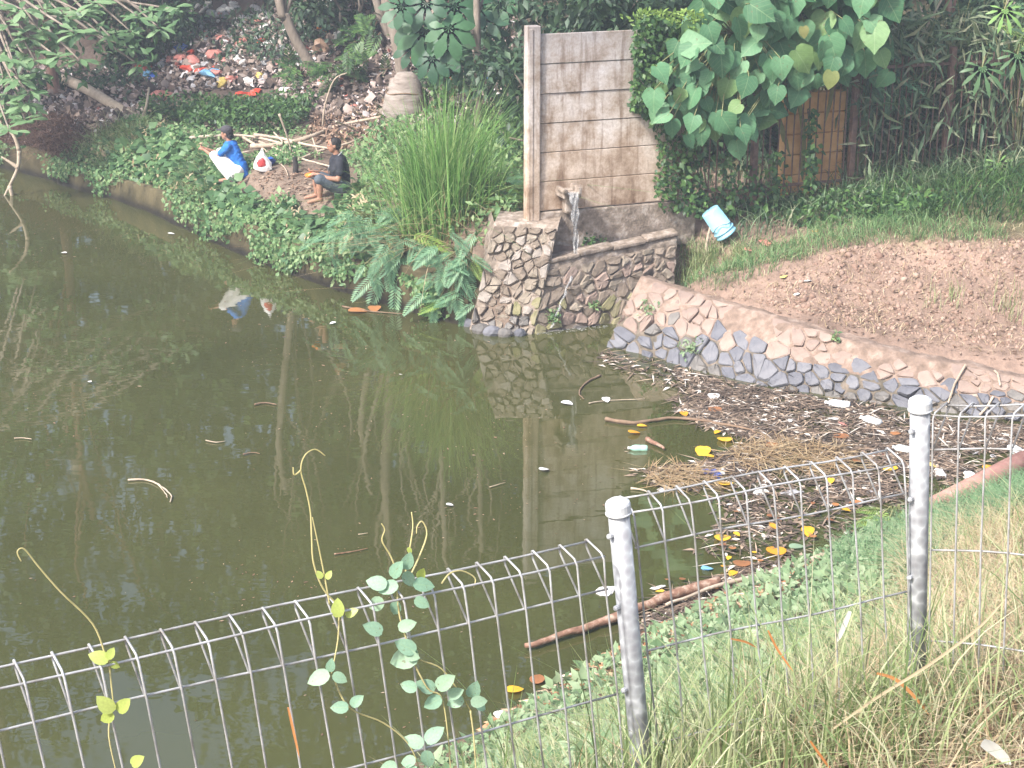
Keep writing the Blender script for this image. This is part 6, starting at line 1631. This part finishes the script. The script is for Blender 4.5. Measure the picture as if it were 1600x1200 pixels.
def fence_post(px, py, depth, lean, lab, L=1.25):
    t = atd(px, py, depth); dn_ = Vector(lean).normalized()
    b = t + dn_ * L
    o = thing('fence_post', lab, 'fence post', b, 'posts of the near wire fence')
    part('tube', tube([t + dn_ * .012, t + dn_ * L * .4, t + dn_ * L], .0285, 20), M_galv, o, True)
    c = part('cap', lathe([(.031, -.034), (.0335, -.033), (.0335, -.006), (.031, .0), (.022, .006), (.004, .009)], 24, t, -dn_), M_cap, o)
    part('seam', lathe([(.033, -.034), (.0352, -.033), (.0352, -.029), (.033, -.028)], 20, t, -dn_), M_cap, c, True)
    for d in (.09, .30, .55):
        q = t + dn_ * d
        part('bolt', lathe([(.008, 0), (.008, .012), (.004, .016)], 8, q + Vector((-.024, -.018, 0)), Vector((-.6, -.6, 0))), M_galv, o)
    return t, dn_
fence_post(965, 784, 4.33, (.105, .02, -1), 'galvanised fence post with dome cap in the middle foreground')
fence_post(1438, 624, 4.70, (.07, .02, -1), 'galvanised fence post with dome cap at the right, between two wire panels', 1.1)
fence_post(-170, 1060, 3.40, (.10, .02, -1), 'galvanised fence post just out of the left edge')
fence_post(1830, 640, 4.2, (.07, .02, -1), 'galvanised fence post just out of the right edge')
WR = .003
def wire_panel(TL, TR, n, lean, lab, hts=(.105, .42, .72, .82), back=.085):
    TL, TR = Vector(TL), Vector(TR); d = (TR - TL); e = d.normalized()
    bk_ = Vector((-e.y, e.x, 0)).normalized()
    if bk_.y < 0: bk_ = -bk_
    dn_ = Vector(lean).normalized()
    o = thing('wire_panel', lab, 'fence panel', TL + d * .5 + dn_ * hts[-1], 'panels of the near wire fence')
    C = bk_ * back + Vector((0, 0, .012))
    rr = random.Random(len(lab))
    for i in range(n + 1):
        p = TL + d * (i / n)
        j = e * rr.uniform(-.003, .003)
        lo = p + dn_ * hts[0]
        path = [lo + bk_ * .004, p + C + dn_ * .02, p + C, p + C * .93 - dn_ * .004, p + C * .12 - dn_ * .001, p + dn_ * .012, lo + j, p + dn_ * hts[1] - j, p + dn_ * hts[2] + j, p + dn_ * hts[3] + bk_ * .0]
        part('upright_wire', tube(path, WR, 6), M_wire, o, True)
    for off in (C + dn_ * .004 - bk_ * .004, dn_ * .004 + bk_ * .006, dn_ * hts[0] + bk_ * .006, dn_ * hts[1] + bk_ * .006, dn_ * hts[2] + bk_ * .006):
        q = [TL + off + d * t + dn_ * (.004 * math.sin(t * 9 + off.z * 40)) for t in np.linspace(-.004, 1.004, 9)]
        part('cross_wire', tube(q, WR, 6), M_wire, o, True)
    return o
P1L, P1R = atd(-150, 1106, 3.44), atd(943, 868, 4.31)
n1_ = round((P1R - P1L).length / .085)
wire_panel(P1L, P1R, n1_, (.105, .02, -1), 'wire fence panel with folded top left of the middle post, over the water')
P2L, P2R = atd(990, 800, 4.42), atd(1412, 722, 4.74)
wire_panel(P2L, P2R, round((P2R - P2L).length / .085), (.12, .02, -1), 'wire fence panel with folded top between the two visible posts')
P3L, P3R = atd(1458, 648, 4.68), atd(1810, 650, 4.24)
wire_panel(P3L, P3R, round((P3R - P3L).length / .085), (.07, .02, -1), 'wire fence panel right of the right post, mostly out of frame')

# ================================================================== VINE ON THE FENCE
def vd(x): return 3.56 + (4.33 - 3.56) * x / 950 - .03
vine = thing('climbing_vine', 'young climbing vine with grey green leaves and curling tendrils on the left wire panel', 'vine', atd(700, 1230, vd(700)))
M_tend = m_noise('tendril', [(.34, .30, .13), (.46, .40, .20)], 8, .6, .2, 30)
tend = [[(528, 945), (505, 920), (490, 880), (487, 840), (485, 800), (478, 765), (470, 735), (476, 712), (492, 702), (508, 712)], [(515, 945), (508, 905), (498, 855), (488, 808)], [(618, 888), (610, 868), (597, 845), (601, 828), (596, 818)], [(632, 905), (638, 870), (645, 825), (643, 800)], [(640, 902), (655, 870), (667, 835), (660, 815), (652, 822), (651, 834)],
        [(165, 1025), (145, 975), (95, 925), (60, 885), (38, 858), (27, 862), (33, 877)], [(690, 912), (703, 896), (722, 892), (742, 903), (740, 918)], [(620, 920), (625, 965), (640, 1010), (655, 1030), (690, 1045), (720, 1085), (735, 1110)], [(735, 1110), (740, 1150), (745, 1220)], [(470, 735), (460, 742), (458, 730)], [(520, 1055), (545, 1105), (600, 1130), (640, 1165), (660, 1215)], [(640, 1022), (668, 1075), (690, 1090), (700, 1150), (705, 1220)], [(175, 1105), (170, 1150), (185, 1220)], [(530, 950), (528, 1000), (518, 1052)], [(170, 1030), (174, 1070), (178, 1105)]]
for q in tend:
    pp = smooth_path([atd(x, y, vd(x)) for x, y in q], 5)
    part('tendril', tube(pp, [.0025 - .0011 * i / len(pp) for i in range(len(pp))], 5), M_tend, vine, True)
VL = mesh('leaf', *outline_leaf([(.12, .02), (.26, .13), (.34, .34), (.32, .56), (.20, .8), (0, 1.0)], .12, .18)); VL.materials.append(L_vine)
VY = VL.copy(); VY.materials.clear(); VY.materials.append(L_vine_y)
vl = [(612, 902, 60, 38, 0), (632, 893, -60, 34, 0), (645, 912, -10, 42, 0), (622, 912, 200, 40, 0), (605, 915, 170, 42, 0), (600, 938, 215, 40, 0), (622, 940, 250, 34, 0), (648, 935, -30, 32, 0), (598, 988, 150, 40, 0), (622, 982, 20, 36, 0), (632, 890, 70, 36, 0), (528, 965, 90, 36, 1), (540, 962, 30, 26, 1),
      (655, 1022, 200, 62, 0), (650, 1018, 150, 44, 0), (632, 1022, -10, 30, 0), (515, 1052, 200, 44, 0), (515, 1050, 80, 26, 0), (520, 1053, -30, 30, 0), (545, 1105, 180, 34, 0), (548, 1103, 40, 30, 0), (680, 1078, 150, 40, 0), (682, 1075, 40, 44, 0), (690, 1090, 210, 40, 0), (700, 1088, 30, 34, 0), (725, 1092, 200, 36, 0), (735, 1098, 0, 34, 0), (735, 1090, 70, 40, 0), (742, 1098, -40, 30, 0), (652, 1076, 170, 34, 0), (665, 1160, 40, 44, 0), (662, 1165, 160, 40, 0), (668, 1172, -90, 40, 0), (650, 1188, 200, 34, 0),
      (170, 1032, 160, 36, 1), (168, 1030, 60, 22, 1), (172, 1036, -30, 18, 1), (178, 1112, 130, 40, 1), (184, 1112, 50, 34, 1), (178, 1116, 210, 30, 1), (205, 1195, 40, 30, 1), (648, 1195, 240, 38, 0), (620, 1195, 190, 32, 0), (655, 905, 70, 26, 1), (648, 912, -20, 26, 1), (510, 905, 60, 18, 1), (504, 903, 130, 18, 1), (638, 855, -70, 14, 1)]
for (x, y, a, s, yv) in vl:
    p = atd(x, y, vd(x) - random.uniform(.0, .03)); a = math.radians(a)
    yd = Vector((math.cos(a), random.uniform(-.3, .3), math.sin(a))).normalized()
    nm = Vector((random.uniform(-.3, .3), -.8, .5 + random.uniform(-.2, .3))).normalized(); xx = yd.cross(nm).normalized(); zz = xx.cross(yd)
    M = Matrix((xx, yd, zz)).transposed().to_4x4(); M.translation = p
    o = piece('leaf', VY if yv else VL, M @ Matrix.Scale(s / 760, 4), vine)

# ================================================================== NEAR GRASS
fl = [P1L, P1R, P2R, P3R]
def fdist(X, Y):
    return pdist(X, Y, [(p.x, p.y) for p in fl])
BIG = [(-300, -100), (1900, -100), (1900, 2600), (-300, 2600)]
# pale weeds on the bank below the fence
weedp = [(760, 1150), (860, 1085), (960, 1028), (1060, 970), (1150, 925), (1240, 885), (1320, 848), (1420, 815), (1460, 880), (1440, 980), (1300, 1050), (1150, 1130), (980, 1260), (600, 1290), (640, 1215)]
P = ground_scatter(17000, -2, 5.2, 4.6, 16, weedp, lambda X, Y: fbm(X * 1.4, Y * 1.4, 91) > -.9)
n = len(P); P[:, 2] += RNG.uniform(0, .09, n)
tag(link('slope_weeds', mesh('slope_weeds', *scatter(T_leaf(.5), P, rdir(n, .25), rdir(n) * .7 + np.array((0, -.3, 1)), RNG.gamma(4, .013, n) + .02)), L_weed), 'pale green low weeds on the near slope below the fence', 'weeds', kind='stuff')
P = ground_scatter(5200, 1.5, 7, 9, 17, [(1300, 850), (1440, 795), (1520, 765), (1640, 735), (1640, 800), (1520, 835), (1450, 900), (1300, 900)])
n = len(P)
tag(link('shore_grass', mesh('shore_grass', *blades(P, RNG.uniform(.10, .30, n), hdir(n), RNG.uniform(.4, 1.6, n), RNG.uniform(.008, .018, n), 4)), m_leaf('grass_lush', [(.11, .21, .10), (.17, .29, .14), (.26, .37, .20)], .5, .35)), 'lush green grass along the pipe and the near shore', 'grass', kind='stuff')
# fern like sprig by the shore
feather('shore_fern', 'yellow green feathery sprig at the shore left of the right post', hit(1395, 815), [(1385, 800, 200, .4, 1), (1395, 800, 150, .4, 1), (1405, 795, 60, .4, 1), (1375, 808, 175, .35, 1), (1400, 805, 20, .35, 1), (1390, 810, 110, .35, 1)], -.05, None)
# dry slope: straw and dead leaves right of the fence post
dryp = [(1400, 880), (1500, 830), (1640, 790), (1700, 1250), (1250, 1250), (1330, 1080), (1420, 990)]
P = ground_scatter(6500, .3, 5, 2.5, 13, dryp); n = len(P)
tag(link('dry_slope_grass', mesh('dry_slope_grass', *blades(P, RNG.uniform(.05, .30, n), hdir(n), RNG.uniform(.5, 2.2, n), RNG.uniform(.003, .008, n), 4)), L_straw), 'dry straw coloured grass on the near slope at the right', 'grass', kind='stuff')
P = ground_scatter(5200, .3, 5, 2.5, 13, dryp); n = len(P); P[:, 2] += RNG.uniform(.005, .04, n)
tag(link('slope_leaf_litter', mesh('slope_leaf_litter', *scatter(T_leaf(.45), P, hdir(n), rdir(n) * .4 + np.array((0, 0, 1)), RNG.uniform(.02, .07, n))), L_litter), 'dead brown leaves lying on the near slope at the right', 'leaf litter', kind='stuff')
P = ground_scatter(1700, .3, 5, 2.5, 13, dryp); n = len(P)
tag(link('sparse_grass', mesh('sparse_grass', *blades(P, RNG.gamma(4, .05, n) + .06, hdir(n), RNG.uniform(.3, 1.4, n), RNG.uniform(.004, .009, n), 5)), L_grass), 'sparse green blades among the straw at the right', 'grass', kind='stuff')
# mixed grass all over the near slope
P = ground_scatter(6500, -2, 5, 2.2, 13, [(700, 1300), (820, 1170), (950, 1110), (1100, 1040), (1300, 960), (1420, 930), (1500, 1060), (1400, 1300)]); n = len(P)
tag(link('slope_grass', mesh('slope_grass', *blades(P, RNG.uniform(.06, .34, n), hdir(n), RNG.uniform(.3, 1.5, n), RNG.uniform(.004, .010, n), 4)), L_grass), 'green and yellow grass growing over the near slope', 'grass', kind='stuff')
# tall blades along the fence
def along_fence(n, s0, s1, spread):
    pts = np.array([tuple(p) for p in fl]); seg = np.linalg.norm(np.diff(pts, axis=0), axis=1); cum = np.concatenate([[0], np.cumsum(seg)])
    s = RNG.uniform(s0, s1, n) * cum[-1]
    X = np.interp(s, cum, pts[:, 0]) + RNG.normal(.08, spread, n); Y = np.interp(s, cum, pts[:, 1]) + RNG.normal(0, spread, n)
    return np.stack([X, Y, Hq(X, Y) - .01], 1)
P = along_fence(1500, .36, .80, .26); n = len(P)
tag(link('tall_grass', mesh('tall_grass', *blades(P, RNG.gamma(5, .055, n) + .08, hdir(n), np.abs(RNG.normal(.45, .35, n)), RNG.uniform(.004, .011, n), 6)), L_grass), 'tall green grass blades growing up through the wire panels', 'grass', kind='stuff')
P = along_fence(700, .30, 1.0, .30); n = len(P)
tag(link('tall_straw', mesh('tall_straw', *blades(P, RNG.uniform(.15, .48, n), hdir(n), np.abs(RNG.normal(.7, .4, n)), RNG.uniform(.003, .007, n), 6)), L_straw), 'tall bleached straw stalks along the wire fence', 'grass', kind='stuff')
P = along_fence(60, .18, .40, .12); n = len(P)
tag(link('stray_blades', mesh('stray_blades', *blades(P, RNG.uniform(.35, .62, n), hdir(n), np.abs(RNG.normal(.25, .2, n)), RNG.uniform(.006, .011, n), 6)), L_grass), 'few stray grass blades rising at the bottom left of the fence', 'grass', kind='stuff')
# single blades one can pick out
M_ob = m_leaf('orange_blade', [(.55, .22, .07), (.62, .30, .12)], .6, .3, 'object'); M_wb = m_leaf('white_blade', [(.72, .70, .62), (.78, .76, .70)], .6, .3, 'object')
def strip(px, depth, w0, mat, lab, cat='grass blade'):
    w0 = w0 * (.6 if mat is M_ob else .85)
    pp = smooth_path([atd(x, y, depth + (i * .02)) for i, (x, y) in enumerate(px)], 5); V, Fc = [], []
    for i, p in enumerate(pp):
        t = i / (len(pp) - 1); ww = w0 * (.35 + .65 * math.sin(PI * min(1, .15 + .8 * t))) * (1 if t < .85 else (1 - t) / .15 + .05)
        a = pp[min(i + 1, len(pp) - 1)] - pp[max(i - 1, 0)]; s = a.cross(Vector((0, -1, .3))).normalized()
        V += [p - s * ww / 2, p + Vector((0, .15 * ww, 0)), p + s * ww / 2]
    for i in range(len(pp) - 1):
        k = 3 * i; Fc += [(k, k + 1, k + 4, k + 3), (k + 1, k + 2, k + 5, k + 4)]
    return solo('long_grass', ([tuple(v) for v in V], Fc), mat, lab, cat, 'single blades in the near grass', True)
strip([(1370, 1052), (1400, 1062), (1430, 1090), (1452, 1118)], 4.45, .016, M_ob, 'orange bent blade in front of the foot of the right post')
strip([(1200, 985), (1215, 1015), (1240, 1050)], 4.2, .010, M_ob, 'orange blade leaning through the middle wire panel')
strip([(1142, 998), (1165, 1003), (1182, 1012)], 4.5, .010, M_ob, 'short orange blade at the cross wire of the middle panel')
strip([(450, 1105), (458, 1140), (468, 1185)], 3.7, .010, M_ob, 'orange tipped seed stalk at the bottom left of the fence')
strip([(1266, 1158), (1285, 1185), (1300, 1205)], 4.0, .011, M_ob, 'orange blade at the bottom edge below the middle panel')
strip([(1328, 955), (1318, 980), (1308, 1003)], 4.5, .017, M_wb, 'white bleached leaf hanging in the middle wire panel')
strip([(1300, 1140), (1370, 1090), (1450, 1040), (1530, 980), (1575, 930)], 4.35, .010, L_straw, 'long pale straw slanting up to the right across the right post')
strip([(1535, 1160), (1555, 1172), (1580, 1195)], 4.1, .035, M_wb, 'white dry leaf lying at the bottom right corner')
strip([(1340, 1198), (1330, 1215)], 4.0, .01, L_straw, 'short straw at the bottom edge right of the middle post')

# ================================================================== HAZE
M_haze = bpy.data.materials.new('haze_air'); M_haze.use_nodes = True
ht = M_haze.node_tree; ht.nodes.clear()
ho = ht.nodes.new('ShaderNodeOutputMaterial'); hv_ = ht.nodes.new('ShaderNodeVolumePrincipled')
hv_.inputs['Color'].default_value = (.80, .88, 1.0, 1); hv_.inputs['Density'].default_value = .0033; hv_.inputs['Anisotropy'].default_value = .2
ht.links.new(hv_.outputs[0], ho.inputs['Volume'])
V, Fc = box((0, 20, 11), (75, 0, 0), (0, 60, 0), (0, 0, 13.5))
hz = link('haze', mesh('haze', V, Fc), M_haze); tag(hz, kind='stuff')
